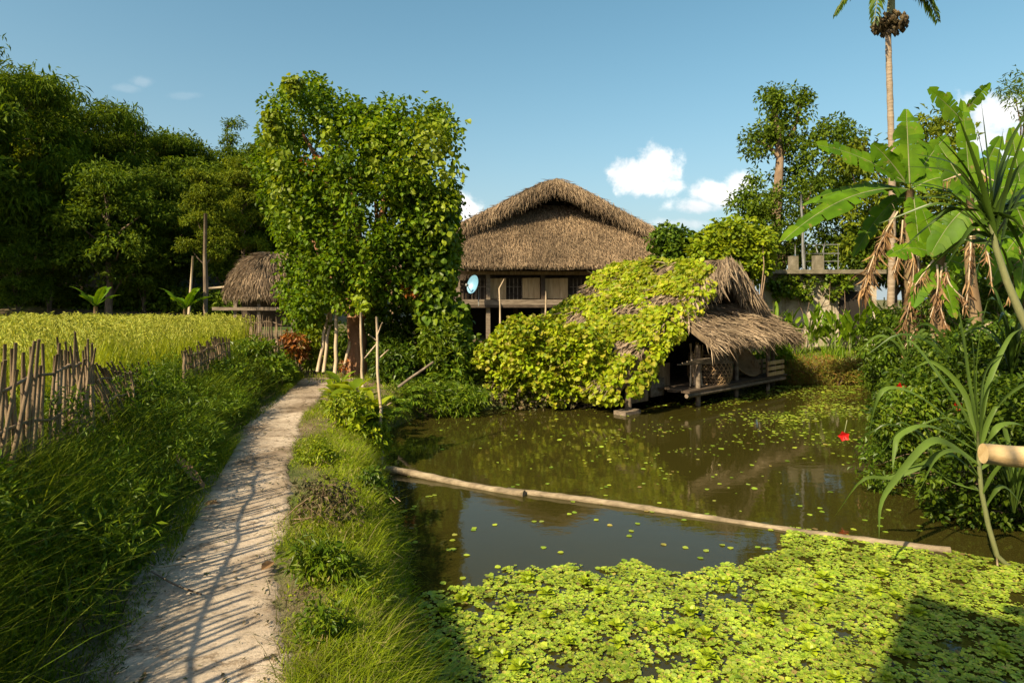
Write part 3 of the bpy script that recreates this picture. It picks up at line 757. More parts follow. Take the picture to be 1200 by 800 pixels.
for u_ in (-4, -1.4, 1.4, 4):
    for v_ in (4.5, 8.6): MB().box(HL(u_, v_, .7), (.2, .2, 1.6), HR).build('post', M['wood_dark'], house)
MB().box(HL(0, 6, .75), (8.2, .1, 1.5), HR).build('understorey_shade', M['dark'], house)  # near-black sheet painted as the shade under the raised floor
# left gallery under the side slope
g = MB().box(HL(-5.6, 2.6, 1.9), (1.8, .1, .12), HR); g.build('gallery_rail', M['wood_grey'], house)
MB().box(HL(-6.0, 3.0, 1.5), (2.2, 2.0, .14), HR).build('gallery_floor', M['wood_dark'], house)
for u_ in (-6.9, -5.2): MB().box(HL(u_, 2.1, 1.6), (.14, .14, 3.1), HR).build('post', M['wood'], house)
MB().box(HL(-5.9, 2.2, 2.15), (.7, .5, .45), HR).build('nest_box', M['wood'], house)

# satellite dish
d0 = P(556, 334, 24.2)
dish = thing('satellite_dish', 'blue satellite dish at the left end of the stilt house wall', 'satellite dish', d0)
ax = norm(np.array([-.62, -.75, .28])); s_ = norm(np.cross(ax, UP)); b_ = np.cross(s_, ax)
mb = MB(); rr = np.linspace(0, .36, 6); aa = np.arange(24)/24*2*pi
V = np.concatenate([d0 + ax*(.9*r*r) + r*1.0*(np.cos(aa)[:, None]*s_*.8 + np.sin(aa)[:, None]*b_*1.05) for r in rr])
i = np.arange(5)[:, None]*24 + np.arange(24)[None]; j = np.arange(5)[:, None]*24 + (np.arange(24)[None] + 1) % 24
q = np.stack([i, j, j + 24, i + 24], -1).reshape(-1, 4); mb.add(V, q, sm=True); mb.add(V - ax*.012, q[:, ::-1], sm=True)
mb.build('reflector', M['dish'], dish)
MB().tube([d0 + ax*.1 - b_*.33, d0 + ax*.40 - b_*.12], .012).build('arm', M['white_metal'], dish)
MB().tube([d0 + ax*.36 - b_*.12, d0 + ax*.46 - b_*.12], .05, n=8).build('receiver', M['white_metal'], dish)
MB().tube([d0 - ax*.05, d0 - ax*.25 - UP*.1, d0 - ax*.25 - UP*.75], .022).build('bracket', M['white_metal'], dish)

# slender sticks standing in front of the house
def stick(name, label, cat, pts, r, m, group=None, n=6, k=6):
    pts = np.asarray(pts, float)
    if len(pts) == 2:
        rr = R(int(abs(pts.sum()*1000)) % 9999); L = np.linalg.norm(pts[1] - pts[0])
        q = lin(pts[0], pts[1], k); q[1:-1] += rr.normal(0, .008, (k - 2, 3))*L; pts = q
    r = np.linspace(r, r*.8, len(pts)) if np.isscalar(r) else r
    o = MB().tube(pts, r, n=n).build(name, m, loc=pts[0])
    return tag(o, label, cat, group)
stick('bamboo_pole', 'thin pale stick with a hooked top in front of the house shutters', 'stick', [P(586,392,22.3), P(586,360,22.3), P(585,338,22.3), P(591,327,22.3)], .035, M['pole'])
stick('bamboo_pole', 'straight pale stick standing before the right shutter of the house', 'stick', [P(639,385,22), P(640,341,22)], .038, M['pole'])

# ================================================================== hut on stilts over the water
G0 = np.array([2.05, 12.25]); G1 = np.array([7.1, 16.8]); gd = norm(G1 - G0); gn = np.array([gd[1], -gd[0]])   # gable wall line, outward normal
GW = np.linalg.norm(G1 - G0)
def WL(s, b, z):
    """s along the gable front (0..GW), b backwards from it, z height"""
    s, b, z = np.broadcast_arrays(np.asarray(s, float), np.asarray(b, float), np.asarray(z, float))
    return np.stack([G0[0] + gd[0]*s - gn[0]*b, G0[1] + gd[1]*s - gn[1]*b, z], -1)
WR = math.atan2(gd[1], gd[0])
rg = R(22)
hut = thing('waterside_hut', 'low thatched hut on stilts over the pond with its near slope under yellow creeper', 'hut', WL(GW/2, 1.5, WZ))
RB = 3.4
sx = np.array([0, .9, 1.8, 2.7, 3.7]); sz = np.array([.06, .78, 1.45, 2.1, 2.72])
mb = MB()
bb = np.linspace(-.05, RB, 6)
rows = [WL(sx[i], bb - .35*(i/4), sz[i] + .04*np.sin(bb*2 + i)) for i in range(5)]
slab(mb, rows, .22, mi=1); patch_strips(mb, rg, rows, 200, .38, .04, lift=.10, jit=.25)
fringe(mb, rg, rows[0], 420, .22, .03, out=(-.6, -.4, 0), spread=.06)
left_rows = rows
sx2 = np.array([GW - .7, 5.7, 5.0, 4.3, 3.65]); sz2 = np.array([.98, 1.32, 1.78, 2.26, 2.72])
rows = [WL(sx2[i], bb - .35*(i/4), sz2[i]) for i in range(5)]
slab(mb, rows, .22, mi=1); patch_strips(mb, rg, rows, 160, .4, .04, lift=.10, jit=.25)
fringe(mb, rg, rows[0], 500, .45, .035, out=(.5, .3, 0))
# ragged gable edges
for S_, Z_, sgn in ((sx, sz, -1), (sx2, sz2, 1)):
    e = WL(S_, -.40, Z_ + .02)
    ii = slice(2, 5) if sgn < 0 else slice(0, 5)
    fringe(mb, rg, e[ii], 900 if sgn > 0 else 500, .42, .035, out=(*(gn*.35 + gd*.3*sgn), 0), jit=.2, spread=.07)
    fringe(mb, rg, e[3:] if sgn < 0 else e[2:], 420 if sgn < 0 else 700, .5 if sgn < 0 else .66, .035, out=(*(gn*.25 + gd*.15*sgn), 0), jit=.16, spread=.09)
r_ = mb.build('roof', [M['thatch_grey'], M['thatch_base']], hut)
# ridge of straw bundled on top
mb = MB()
for k in range(5):
    fringe(mb, rg, WL(3.7, np.linspace(-.5, RB, 5), 2.86 + .02*k), 320, .7, .035, out=(*(gd*(.9 if k % 2 else -.9)), 0), jit=.25, spread=.05, down=.8)
mb.build('ridge', M['thatch_grey'], r_)
# apron roof over the open front
mb = MB()
ss = np.linspace(1.7, GW - 1.1, 8)
rows = [WL(ss + .1, -1.0 + .08*np.sin(ss*2), .98 + .04*np.sin(ss*3)), WL(ss, -.55, 1.30), WL(np.clip(ss, 2.0, 5.5), -.0, 1.66)]
slab(mb, rows, .14, mi=1); patch_strips(mb, rg, rows, 480, .40, .024, lift=.11, jit=.2)
fringe(mb, rg, rows[0], 1300, .34, .022, out=(*(gn*.7), 0), jit=.3, spread=.07)
fringe(mb, rg, rows[0], 50, .5, .03, out=(*(gn*.3), 0), jit=.25, spread=.06)
mb.build('apron_roof', [M['thatch_grey'], M['thatch_base']], hut)
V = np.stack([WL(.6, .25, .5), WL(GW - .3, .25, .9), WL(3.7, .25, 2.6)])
MB().add(V, [[0, 1, 2]]).build('gable_dark', M['dark'], hut)  # near-black sheet stands in for the dark gap under the hut gable
MB().box(WL(GW/2 + .2, 1.5, .42), (GW - .8, .08, 1.5), WR).build('back_wall', M['dark'], hut)  # the hut's inner shade is put into this wall's colour
mb = MB()
for k in range(9):
    L_k = GW - 2.2 + .3*math.sin(k*2.2)
    mb.box(WL(GW/2 + .45 + .1*math.sin(k*3), -.62 + k*.24, -.15 + .004*(k % 3)), (L_k, .2, .045), WR + .012*math.sin(k*5))
mb.build('deck', M['wood_dark'], hut)
for s_, b_ in ((.35, -.05), (2.15, -.55), (3.9, -.5), (5.4, -.55), (GW - .6, -.3), (1.1, 1.3), (3.5, 1.3), (6.2, 1.3)):
    zt = .25 if s_ < 1 else (.8 if b_ < 0 else .9)
    MB().tube(lin(WL(s_, b_, -1.3), WL(s_ + .03, b_, zt), 4), .075 if s_ < 1 else .055, n=8).build('post', M['wood_grey'], hut)
MB().tube(lin(WL(1.6, -.62, .02), WL(GW - .2, -.62, .06), 8), .035).build('rail', M['wood_grey'], hut) if False else None
MB().tube(lin(WL(1.5, -.68, -.22), WL(GW - .7, -.66, -.24), 8), .05).build('beam', M['wood_grey'], hut)
for k in range(4):
    MB().tube(lin(WL(1.45 + .1*k, -.5 - .05*k, .42 + .03*k), WL(3.3 - .15*k, -.75, .36 + .05*k), 4), .016).build('slat', M['wood_grey'], hut)
# planks nailed low at the near corner
for k, (s_, w_, z_, h_) in enumerate(((.85, .62, -.16, .40), (1.55, .5, -.12, .38), (1.2, .7, .22, .3), (1.9, .45, .12, .5))):
    MB().box(WL(s_, .05 + .03*k, z_), (w_, .05, h_), WR + .03*k).build('plank', M['wood'] if k != 1 else M['wood_grey'], hut)
MB().box(WL(.25, -.12, -.47), (.5, .3, .08), WR).build('footing', M['wood_grey'], hut)

# bundle of sticks and old boards stored under the apron
bs = WL(2.35, -.35, -.1); t = thing('stick_bundle', 'bundle of dry sticks leaning inside the hut left of the round basket', 'sticks', bs)
rb = R(29)
for k in range(14):
    a = bs + np.array([*(gd*rb.normal(0, .12) - gn*rb.normal(0, .08)), 0]); MB().tube(lin(a, a + np.array([*(gd*rb.normal(.1, .15)), rb.uniform(.5, .95)]), 3), .014, n=5).build('stick', M['pole'], t)
# baskets and crate on the deck
def basket(label, base, r, h, lid=False):
    t = thing('basket', label, 'basket', base)
    mb = MB(); n = 26; zz = np.linspace(0, h, 9)
    prof = r*np.array([.86, .93, .98, 1.0, 1.0, .98, .95, .92, .93])
    # woven strips: two families of spirals, plus hoops
    for dr in (1, -1):
        for k in range(n):
            a = k/n*2*pi + dr*np.linspace(0, .9, 9)
            p = np.stack([base[0] + prof*np.cos(a), base[1] + prof*np.sin(a), base[2] + zz], -1)
            mb.tube(p, .008, n=4, cap=False)
    for k in range(9):
        a = np.linspace(0, 2*pi, 25); p = np.stack([base[0] + prof[k]*np.cos(a), base[1] + prof[k]*np.sin(a), np.full(25, base[2] + zz[k])], -1)
        mb.tube(p, .012 if k in (0, 8) else .008, n=4, cap=False)
    mb.build('weave', M['basket'], t)
    mb = MB(); a = np.arange(20)/20*2*pi
    V = np.concatenate([np.stack([base[0] + .93*prof[k]*np.cos(a), base[1] + .93*prof[k]*np.sin(a), np.full(20, base[2] + zz[k])], -1) for k in range(9)])
    i = np.arange(8)[:, None]*20 + np.arange(20)[None]; j = np.arange(8)[:, None]*20 + (np.arange(20)[None] + 1) % 20
    mb.add(V, np.stack([i, j, j + 20, i + 20], -1).reshape(-1, 4))
    mb.build('lining', M['wood_dark'], t)
    return t
basket('large round open weave wicker basket on the waterside hut deck', WL(3.15, -.25, -.12), .50, .66)
b2 = WL(4.75, -.30, -.12)
t = thing('basket', 'tilted flat bamboo winnowing basket beside the round wicker basket', 'basket', b2)
mb = MB(); a = np.arange(28)/28*2*pi; rr = np.linspace(.02, .55, 6)
axn = norm(np.array([*(gn*.8), .55])); s_ = norm(np.cross(axn, UP)); b_ = np.cross(s_, axn)
V = np.concatenate([b2 + UP*.38 - axn*.22*(1 - (r/.55)**2) + r*(np.cos(a)[:, None]*s_ + np.sin(a)[:, None]*b_*.75) for r in rr])
i = np.arange(5)[:, None]*28 + np.arange(28)[None]; j = np.arange(5)[:, None]*28 + (np.arange(28)[None] + 1) % 28
q = np.stack([i, j, j + 28, i + 28], -1).reshape(-1, 4); mb.add(V, q, sm=True); mb.add(V - axn*.015, q[:, ::-1], sm=True); mb.build('tray', M['basket'], t)
a = np.linspace(0, 2*pi, 30); MB().tube(b2 + UP*.38 + .55*(np.cos(a)[:, None]*s_ + np.sin(a)[:, None]*b_*.75), .02, n=5, cap=False).build('rim', M['basket'], t)
c0 = WL(5.55, -.50, -.13)
t = thing('crate', 'slatted wooden crate at the right end of the hut deck', 'crate', c0)
for z_ in (.06, .2, .34):
    for b_ in (-.2, .2): MB().box(c0 + np.array([*(-gn*b_), z_]), (.85, .03, .085), WR).build('slat', M['panel'], t)
for s_ in (-.4, 0, .4):
    for b_ in (-.17, .17): MB().box(c0 + np.array([*(gd*s_ - gn*b_), .2]), (.05, .03, .4), WR).build('corner_post', M['wood'], t)

# creeper on the near slope
rg = R(23)
LR = np.array(left_rows)   # (5 rows, 6, 3)
def slope_pt(t, s):
    r = t*4; i = np.minimum(r.astype(int), 3); f = (r - i)[:, None]
    c = s*5; j = np.minimum(c.astype(int), 4); g = (c - j)[:, None]
    q = lambda a, b: LR[a, b]
    return (q(i, j)*(1 - g) + q(i, j + 1)*g)*(1 - f) + (q(i + 1, j)*(1 - g) + q(i + 1, j + 1)*g)*f
N = 44000
t_, s_ = rg.uniform(-.0, 1, N), rg.uniform(0, 1, N)
p = slope_pt(t_, s_)
nzv = np.sin(p[:, 0]*3.1 + 2*np.sin(p[:, 1]*2.3)) + np.sin(p[:, 1]*4.3 + p[:, 0]*2.1) + .8*np.sin(p[:, 2]*7 + p[:, 0]*5) + .35*rg.normal(size=N)
bare = .9*np.exp(-((s_ - .05)/.12)**2)*np.exp(-((t_ - .95)/.3)**2) + .35*np.exp(-((s_ - .45)/.25)**2 - ((t_ - .16)/.06)**2) + .5*(s_ < .04)
keep = nzv > -.80 + 1.3*bare
p = p[keep]; m = len(p)
sn = norm(np.array([*(-gd*.65), .8])); 
pp = p + sn*(.03 + .10*rg.uniform(0, 1, m)**1.5*(1 + .5*nzv[keep].clip(-1, 2)))[:, None]
d = norm(np.array([*(-gd*.5), -.55]) + rg.normal(0, .5, (m, 3)))
mb = MB(); mb.add(*leaves(pp, d, sn*.9 + rg.normal(0, .42, (m, 3)), (LL := .035 + .115*rg.beta(2, 2.2, m)), LL*rg.uniform(.8, 1.1, m), hi=True, droop=.25, fold=.12))
# creeper spilling over the rake edge and the eave
e = WL(sx, -.42, sz + .05); q = np.linspace(0, 1, 60)*4*.78; jj = np.minimum(q.astype(int), 3); c = e[jj] + (e[jj + 1] - e[jj])*(q - jj)[:, None]
mb.add(*clump_leaves(rg, c - UP*rg.uniform(0, .22, 60)[:, None] + rg.normal(0, .05, (60, 3)), rg.uniform(.08, .2, 60), 22, .11, .11, hi=True, down=.6, up=.5))
c = left_rows[0][0] + (left_rows[0][-1] - left_rows[0][0])*rg.uniform(0, 1, 90)[:, None] + [-.05, -.03, 0]
mb.add(*clump_leaves(rg, c - UP*rg.uniform(-.1, .28, 90)[:, None], rg.uniform(.07, .18, 90), 20, .11, .11, hi=True, down=.6, up=.5))
# runners
for k in range(26):
    s0 = rg.uniform(0, 1); tt = np.linspace(rg.uniform(0, .2), rg.uniform(.6, 1), 8); s2 = np.clip(s0 + np.cumsum(rg.normal(0, .05, 8)), 0, 1)
    mb.tube(slope_pt(tt, s2) + sn*.06, .008, n=4, cap=False, mi=1)
tag(mb.build('creeper', [M['vine'], M['wood_grey']], loc=p.mean(0)), 'yellow green creeper spread over the thatch slope of the waterside hut', 'creeper')

def bush(name, label, cat, poly, Y, thick, k, r, n_per, L, W, m, seed, hi=False, stems=10, stem_r=.02, base=None, extra=None, flat=.8, up=.8, down=.25, group=None, part='foliage', stem_m='bark', out=.6):
    rg = R(seed)
    c = sil_points(rg, poly, Y, thick, k)
    gz = ground_z(c[:, 0], c[:, 1])
    c = c[c[:, 2] > np.minimum(gz, 0) - .45]
    pl = np.asarray(poly, float)
    if base is None:
        bx = (pl[:, 0].min() + pl[:, 0].max())/2; b = P(bx, 400, Y); b[2] = float(ground_z(b[0], b[1]))
    else: b = np.asarray(base, float)
    t = thing(name, label, cat, b, group)
    mb = MB(); mb.add(*clump_leaves(rg, c, rg.uniform(r[0], r[1], len(c)), n_per, L, W, flat=flat, hi=hi, up=up, down=down, out=out))
    f = mb.build(part, m, t)
    if stems:
        mb = MB()
        for i in rg.choice(len(c), min(stems, len(c)), replace=False):
            q = b + np.array([rg.normal(0, .15), rg.normal(0, .1), 0])
            limb(mb, q, c[i], stem_r, stem_r*.35, rg, .2, n=5)
        mb.build('stem', M[stem_m], t)
    return t

# vine mound between hut and house, hanging down to the water
bush('vine_mound', 'mound of yellow green vines hanging to the water left of the waterside hut', 'creeper',
     [(548,418),(560,404),(580,398),(588,380),(604,370),(622,376),(640,374),(652,384),(672,384),(700,392),(722,412),(716,446),(690,458),(650,476),(632,468),(612,466),(598,478),(585,460),(570,450),(556,436)], 13.2, .75, 420, (.07, .24), 36, .10, .10, M['vine'], 31, hi=True, stems=14, stem_r=.025, base=P(615,478,13.6))
bush('vine_tangle', 'dry brown tangle of old stems with few leaves under the vine mound', 'creeper',
     [(570,430),(600,440),(640,450),(690,462),(700,474),(650,482),(600,486),(575,470)], 13.0, .35, 70, (.10, .25), 14, .09, .07, M['dryweed'], 32, stems=40, stem_r=.012, base=P(630,484,13.4), stem_m='pole')

# ================================================================== small thatched hut left of the tree
rg = R(24)
c0 = P(322, 360, 24.5); c0[2] = .25
small = thing('field_hut', 'small round thatched hut half hidden behind the left of the vine covered tree', 'hut', c0)
mb = MB(); na = 17; aa = np.linspace(0, 2*pi, na)
rad = np.array([1.72, 1.68, 1.42, .98, .35]); zz = np.array([2.02, 2.35, 2.9, 3.35, 3.62])
rows = [np.stack([c0[0] + rad[i]*1.05*np.cos(aa), c0[1] + rad[i]*.9*np.sin(aa), np.full(na, zz[i])], -1) for i in range(5)]
slab(mb, rows, .15, mi=1); patch_strips(mb, rg, rows, 420, .42, .026, lift=.07, jit=.16); fringe(mb, rg, rows[0], 1600, .26, .024, spread=.05)
mb.build('roof', [M['thatch_grey'], M['thatch_base']], small)
for dx, dy in ((-1.1, -1), (1.1, -1), (-1.1, 1), (1.1, 1), (-.2, -1)):
    MB().box((c0[0] + dx, c0[1] + dy, 1.2), (.13, .13, 2.0)).build('post', M['wood_grey'], small)
MB().box((c0[0], c0[1] + .3, 1.35), (2.2, 1.6, 1.3)).build('wall', M['wood_dark'], small)
MB().box((c0[0] - .6, c0[1] - 1.2, 1.42), (2.6, .08, .12)).build('rail', M['wood_grey'], small)
MB().tube(lin(P(245,338,24), P(278,335,24), 3), .05).build('purlin', M['pole'], small)
# ================================================================== the vine covered tree in the middle
rg = R(41)
TB = P(419, 440, 14.4); TB[2] = float(ground_z(TB[0], TB[1]))
tree = thing('vine_covered_tree', 'tall broad tree wrapped in climbing vines beside the path with a thick brown trunk', 'tree', TB)
polyL = [(318,120),(335,100),(346,86),(356,95),(370,94),(383,115),(397,125),(409,118),(425,121),(441,131),(454,118),(466,106),(479,127),(500,122),(522,132),(530,160),(534,200),(532,245),(536,290),(522,330),(490,352),(450,372),(425,380),(395,385),(365,378),(340,372),(328,350),(334,320),(328,285),(316,240),(306,200),(312,165)]
c = sil_points(rg, polyL, 14.2, 1.7, 1280)
nz = np.sin(c[:, 0]*2.7 + c[:, 2]*1.9) + np.sin(c[:, 2]*3.1 - c[:, 0]*1.7) + np.sin(c[:, 1]*2.9 + c[:, 2])
c = c[nz > -1.05]
mb = MB(); mb.add(*clump_leaves(rg, c, rg.uniform(.10, .34, len(c))*np.where(rg.uniform(0,1,len(c)) < .12, 1.5, 1), 46, .115, .072, hi=True, flat=.95))
mb.build('crown', M['bigtree'], tree)
mb = MB()
limb(mb, TB - UP*.1, P(418, 372, 14.4), .26, .2, rg, .03, n=12, k=7)
top = P(418, 375, 14.4)
for q in ((350,150),(345,220),(385,130),(470,140),(505,160),(505,240),(440,220),(360,300),(480,310),(410,300)):
    limb(mb, top, P(q[0], q[1], 14.3), .13, .03, rg, .15, n=7)
mb.build('trunk', M['bark_red'], tree)
# hanging vines: yellow streaks coloured as sunlit leaves, green fall on the right
mb = MB()
for line, w in (([(520,140),(526,180),(522,230),(512,270)], .2), ([(440,150),(436,190),(446,230)], .16), ([(330,150),(328,200),(335,250)], .18), ([(388,140),(386,170),(392,205),(396,232)], .10), ([(318,128),(316,165)], .10), ([(500,150),(480,200)], .28), ([(508,140),(515,180),(505,215)], .3), ([(470,200),(455,250),(432,300)], .16), ([(424,325),(428,360)], .12), ([(345,92),(342,104)], .1)):
    pts = np.array([P(a, b, 12.75) for a, b in line]); tt = np.linspace(0, len(pts) - 1, 26)
    c = np.stack([np.interp(tt, np.arange(len(pts)), pts[:, i]) for i in range(3)], -1) + rg.normal(0, w*.5, (26, 3))
    mb.add(*clump_leaves(rg, c, w*1.1, 7, .12, .11, hi=True, down=.7, up=.4))
mb.build('yellow_vine', M['vine_yellow'], tree)
mb = MB()
c = sil_points(rg, [(470,230),(500,215),(526,230),(530,290),(530,340),(540,372),(556,420),(530,430),(505,420),(498,380),(480,330)], 13.6, .7, 260)
mb.add(*clump_leaves(rg, c, rg.uniform(.12, .3, len(c)), 34, .15, .14, hi=True, down=.7, up=.4))
mb.build('vine_curtain', M['vine_dark'], tree)
for q in ((478,338,13),(488,342,13),(402,428,13.9),(362,190,12.8)):
    c = P(*q)[None]; MB().add(*clump_leaves(rg, c + rg.normal(0, .08, (6, 3)), .1, 9, .10, .07)).build('blossom', M['croton'], tree)

# leaning props and stakes round the tree
for (a, b, r, lab) in (((372,435,13.8),(386,362,13.8),.042,'leftmost leaning pale pole under the big tree'),
                       ((379,436,13.6),(388,366,13.8),.04,'second leaning pale pole under the big tree, close to the leftmost one'),
                       ((392,440,13.3),(396,357,13.5),.045,'upright pale pole standing left of the big tree trunk'),
                       ((402,437,13.9),(410,400,14.0),.04,'short leaning post against the left of the big tree trunk')):
    stick('bamboo_pole', lab, 'pole', [P(*a), P(*b)], r, M['pole'], n=8)
stick('bamboo_pole', 'bamboo pole with a side branch standing just in front of the big tree trunk', 'pole', [P(425,453,12.6), P(423,366,12.6)], .032, M['pole'])
st = thing('bamboo_stake', 'tall thin bamboo stake with cut side twigs at the pond edge', 'stake', P(448,545,8.4))
MB().tube(lin(P(448,545,8.4), P(441,370,8.7), 9) + R(5).normal(0, .008, (9, 3)), np.linspace(.024, .018, 9)).build('stalk', M['pole'], st)
for a, b in (((442,402),(427,420)), ((442,393),(448,378)), ((444,420),(455,410)), ((443,400),(432,392)), ((446,480),(458,472))):
    MB().tube(lin(P(*a, 8.65), P(*b, 8.55), 3), .010, n=5).build('twig', M['pole'], st)
stick('branch', 'bare diagonal branch leaning over the ferns by the pond', 'branch', [P(467,453,11.5), P(508,424,11.3)], .03, M['wood_grey'])
stick('branch', 'short bare stick leaning among the broad leaved plants by the path', 'branch', [P(410,484,10), P(425,462,10)], .022, M['wood_grey'])

# ================================================================== bushes near the tree
bush('shrub', 'light green leafy shrub hanging below the vines right of the big tree', 'shrub', [(497,395),(512,368),(528,380),(540,392),(552,420),(545,450),(520,440),(500,425)], 13.2, .6, 130, (.10,.24), 34, .15, .05, M['vine_dark'], 51, hi=True, down=-.1)
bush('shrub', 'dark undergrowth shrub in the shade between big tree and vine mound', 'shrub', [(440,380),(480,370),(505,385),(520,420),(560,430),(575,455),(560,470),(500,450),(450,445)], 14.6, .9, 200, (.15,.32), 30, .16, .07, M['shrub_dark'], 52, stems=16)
bush('shrub', 'green shrub with small leaves right at the foot of the big tree trunk', 'shrub', [(438,410),(455,400),(475,405),(490,425),(484,445),(440,448)], 13.0, .45, 80, (.10,.2), 30, .12, .06, M['shrub'], 53)
bush('croton_shrub', 'small orange leaved shrub in front of the old fence left of the big tree', 'shrub', [(330,400),(338,390),(350,390),(360,402),(355,418),(336,420)], 14.5, .3, 40, (.10,.18), 26, .13, .05, M['croton'], 54, hi=True)
bush('shrub', 'bright green weeds and shrub left of the path end below the small hut', 'shrub', [(272,420),(285,402),(305,398),(318,410),(335,425),(345,445),(315,460),(280,450),(262,440)], 12.6, .5, 150, (.10,.24), 28, .11, .06, M['vine_dark'], 55)
bush('shrub', 'thin yellowish bush behind the leaning poles left of the trunk', 'shrub', [(360,380),(378,372),(384,395),(380,425),(362,430),(352,405)], 15.0, .4, 60, (.12,.22), 22, .13, .07, M['bright'], 56)
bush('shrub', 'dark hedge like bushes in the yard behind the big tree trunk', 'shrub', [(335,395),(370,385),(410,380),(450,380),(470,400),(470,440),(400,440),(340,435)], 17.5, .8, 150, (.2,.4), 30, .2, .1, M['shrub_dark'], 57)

def fern(t_base, n, L, rng, m, parent):
    mb = MB()
    for k in range(n):
        az = rng.uniform(0, 2*pi); Lk = L*rng.uniform(.7, 1.15); tt = np.linspace(0, 1, 13)
        d = np.array([cos(az), sin(az), 0]); rise = rng.uniform(.5, .95)
        sp = t_base + d*(Lk*.8*tt[:, None]) + UP*(Lk*(rise*tt - .75*tt**2.2))[:, None]
        mb.tube(sp, np.linspace(.006, .002, 13), n=3, cap=False)
        s = np.array([-sin(az), cos(az), 0]); w = Lk*.22*np.sin(np.clip(tt*1.05, 0, 1)*pi)**.7
        for sg in (-1, 1):
            mb.add(*leaves(sp[1:], s*sg + d*.45 - UP*.15 + rng.normal(0, .1, (12, 3)), UP + rng.normal(0, .2, (12, 3)), w[1:] + .01, .30*(w[1:] + .02) + .008, droop=.2))
    return mb.build('frond', m, parent)
rg = R(42)
for k, (px, py, Y, n, L) in enumerate(((470,470,11.6,12,.6),(492,466,12.2,14,.65),(515,470,12.5,14,.7),(536,474,12.6,12,.65),(455,482,11.0,10,.5),(552,476,12.7,10,.6),(505,452,13,12,.6))):
    b = P(px, py, Y); b[2] = float(ground_z(b[0], b[1])) + .08
    t = thing('fern', 'green fern arching over the far pond bank below the big tree', 'fern', b, 'ferns along the far pond bank')
    fern(b, n, L, rg, M['fern'], t)

bush('fern_bank', 'thick growth of light green ferny weeds down the far bank to the water', 'weeds', [(452,452),(480,446),(520,452),(552,448),(572,458),(560,482),(520,488),(470,494),(452,490)], 12.25, .5, 190, (.08,.2), 24, .13, .03, M['vine_dark'], 58, hi=False, stems=20, stem_r=.006, up=.5)
def rosette(name, label, cat, base, n, L, W, h, m, seed, group=None, stem=True, up_tilt=.5, part='leaf', droop=.25):
    rg = R(seed); t = thing(name, label, cat, base, group)
    mb = MB(); az = np.arange(n)*2.4 + rg.uniform(0, 6); hh = h*rg.uniform(.35, 1, n)
    el = up_tilt + rg.normal(0, .25, n); d = np.stack([np.cos(az)*np.cos(el), np.sin(az)*np.cos(el), np.sin(el)], -1)
    c = np.asarray(base, float) + UP*hh[:, None] + d*[1, 1, 0]*L*.15
    Lr = L*rg.uniform(.6, 1.1, n)
    # three segment leaves with a raised rim
    s = norm(np.cross(d, UP)); nn = np.cross(s, d)
    tt = np.linspace(0, 1, 7); wd = np.sin(np.clip(tt, 0.02, .985)**.8*pi)**.75
    ctr = c[:, None] + d[:, None]*(Lr[:, None]*tt)[..., None] - UP*(droop*Lr[:, None]*tt**2)[..., None]
    off = s[:, None]*(W*Lr[:, None]/L*wd*.5)[..., None]; lift = nn[:, None]*(.12*W*wd)[None, :, None]
    V = np.stack([ctr - off + lift, ctr, ctr + off + lift], 2)
    i = (np.arange(n)*21)[:, None, None] + (np.arange(6)*3)[None, :, None] + np.zeros((1, 1, 1), int)
    q = np.concatenate([(i + np.array([0, 1, 4, 3])).reshape(-1, 4), (i + np.array([1, 2, 5, 4])).reshape(-1, 4)])
    mb.add(V, q, sm=True)
    mb.build(part, m, t)
    if stem:
        mb = MB()
        mb.tube(lin(base, np.asarray(base) + UP*h, 4), .012, n=5)
        for k in range(n): mb.tube(lin(np.asarray(base) + UP*hh[k]*.8, c[k], 3), .005, n=4, cap=False)
        mb.build('stem', M['stem'], t)
    return t
for k, (px, py, Y, n, L, W, h, lab) in enumerate(((400,500,9.6,16,.34,.16,.35,'yellowish broad leaved plant at the right edge of the path'),
        (418,520,9.0,18,.36,.17,.35,'glossy broad leaved plant in the middle of the cluster by the pond corner'),
        (436,528,8.7,16,.38,.18,.3,'broad leaved plant overhanging the water beside the tall bamboo stake'),
        (392,484,10.2,14,.32,.14,.3,'farthest of the broad leaved plants beside the path'),
        (425,545,8.2,16,.20,.08,.22,'low small leaved plant below the broad leaved cluster'))):
    b = P(px, py, Y); b[2] = float(ground_z(b[0], b[1]))
    rosette('broad_leaved_plant', lab, 'plant', b, n + 6, L*1.1, W*1.15, h*1.5, M['bright'] if k != 4 else M['vine_dark'], 60 + k)
bush('shrub', 'bright leafy weeds at the pond corner just behind the floating pole', 'weeds', [(385,468),(410,460),(430,470),(445,490),(450,520),(440,545),(425,540),(405,510),(390,495)], 8.5, .35, 110, (.06,.14), 22, .10, .05, M['bright'], 65, stems=12, stem_r=.008)
bush('dry_weed', 'dark dried weed clump on the verge at the middle of the path', 'weeds', [(345,590),(360,565),(385,558),(410,570),(420,600),(405,625),(370,625),(350,612)], 4.95, .30, 64, (.03,.10), 15, .05, .025, M['dryweed'], 66, stems=24, stem_r=.005)
bush('weed_clump', 'pale fern like weeds hanging over the near pond bank', 'weeds', [(400,600),(430,598),(455,615),(462,650),(450,690),(430,690),(412,650)], 5.6, .2, 60, (.05,.11), 20, .09, .022, M['bright'], 67, stems=10, stem_r=.005)
bush('weed_clump', 'taller green weeds beside the path below the dried clump', 'weeds', [(340,640),(370,632),(400,640),(420,670),(400,690),(350,680)], 4.0, .18, 70, (.04,.09), 20, .07, .02, M['vine_dark'], 68, stems=10, stem_r=.005)

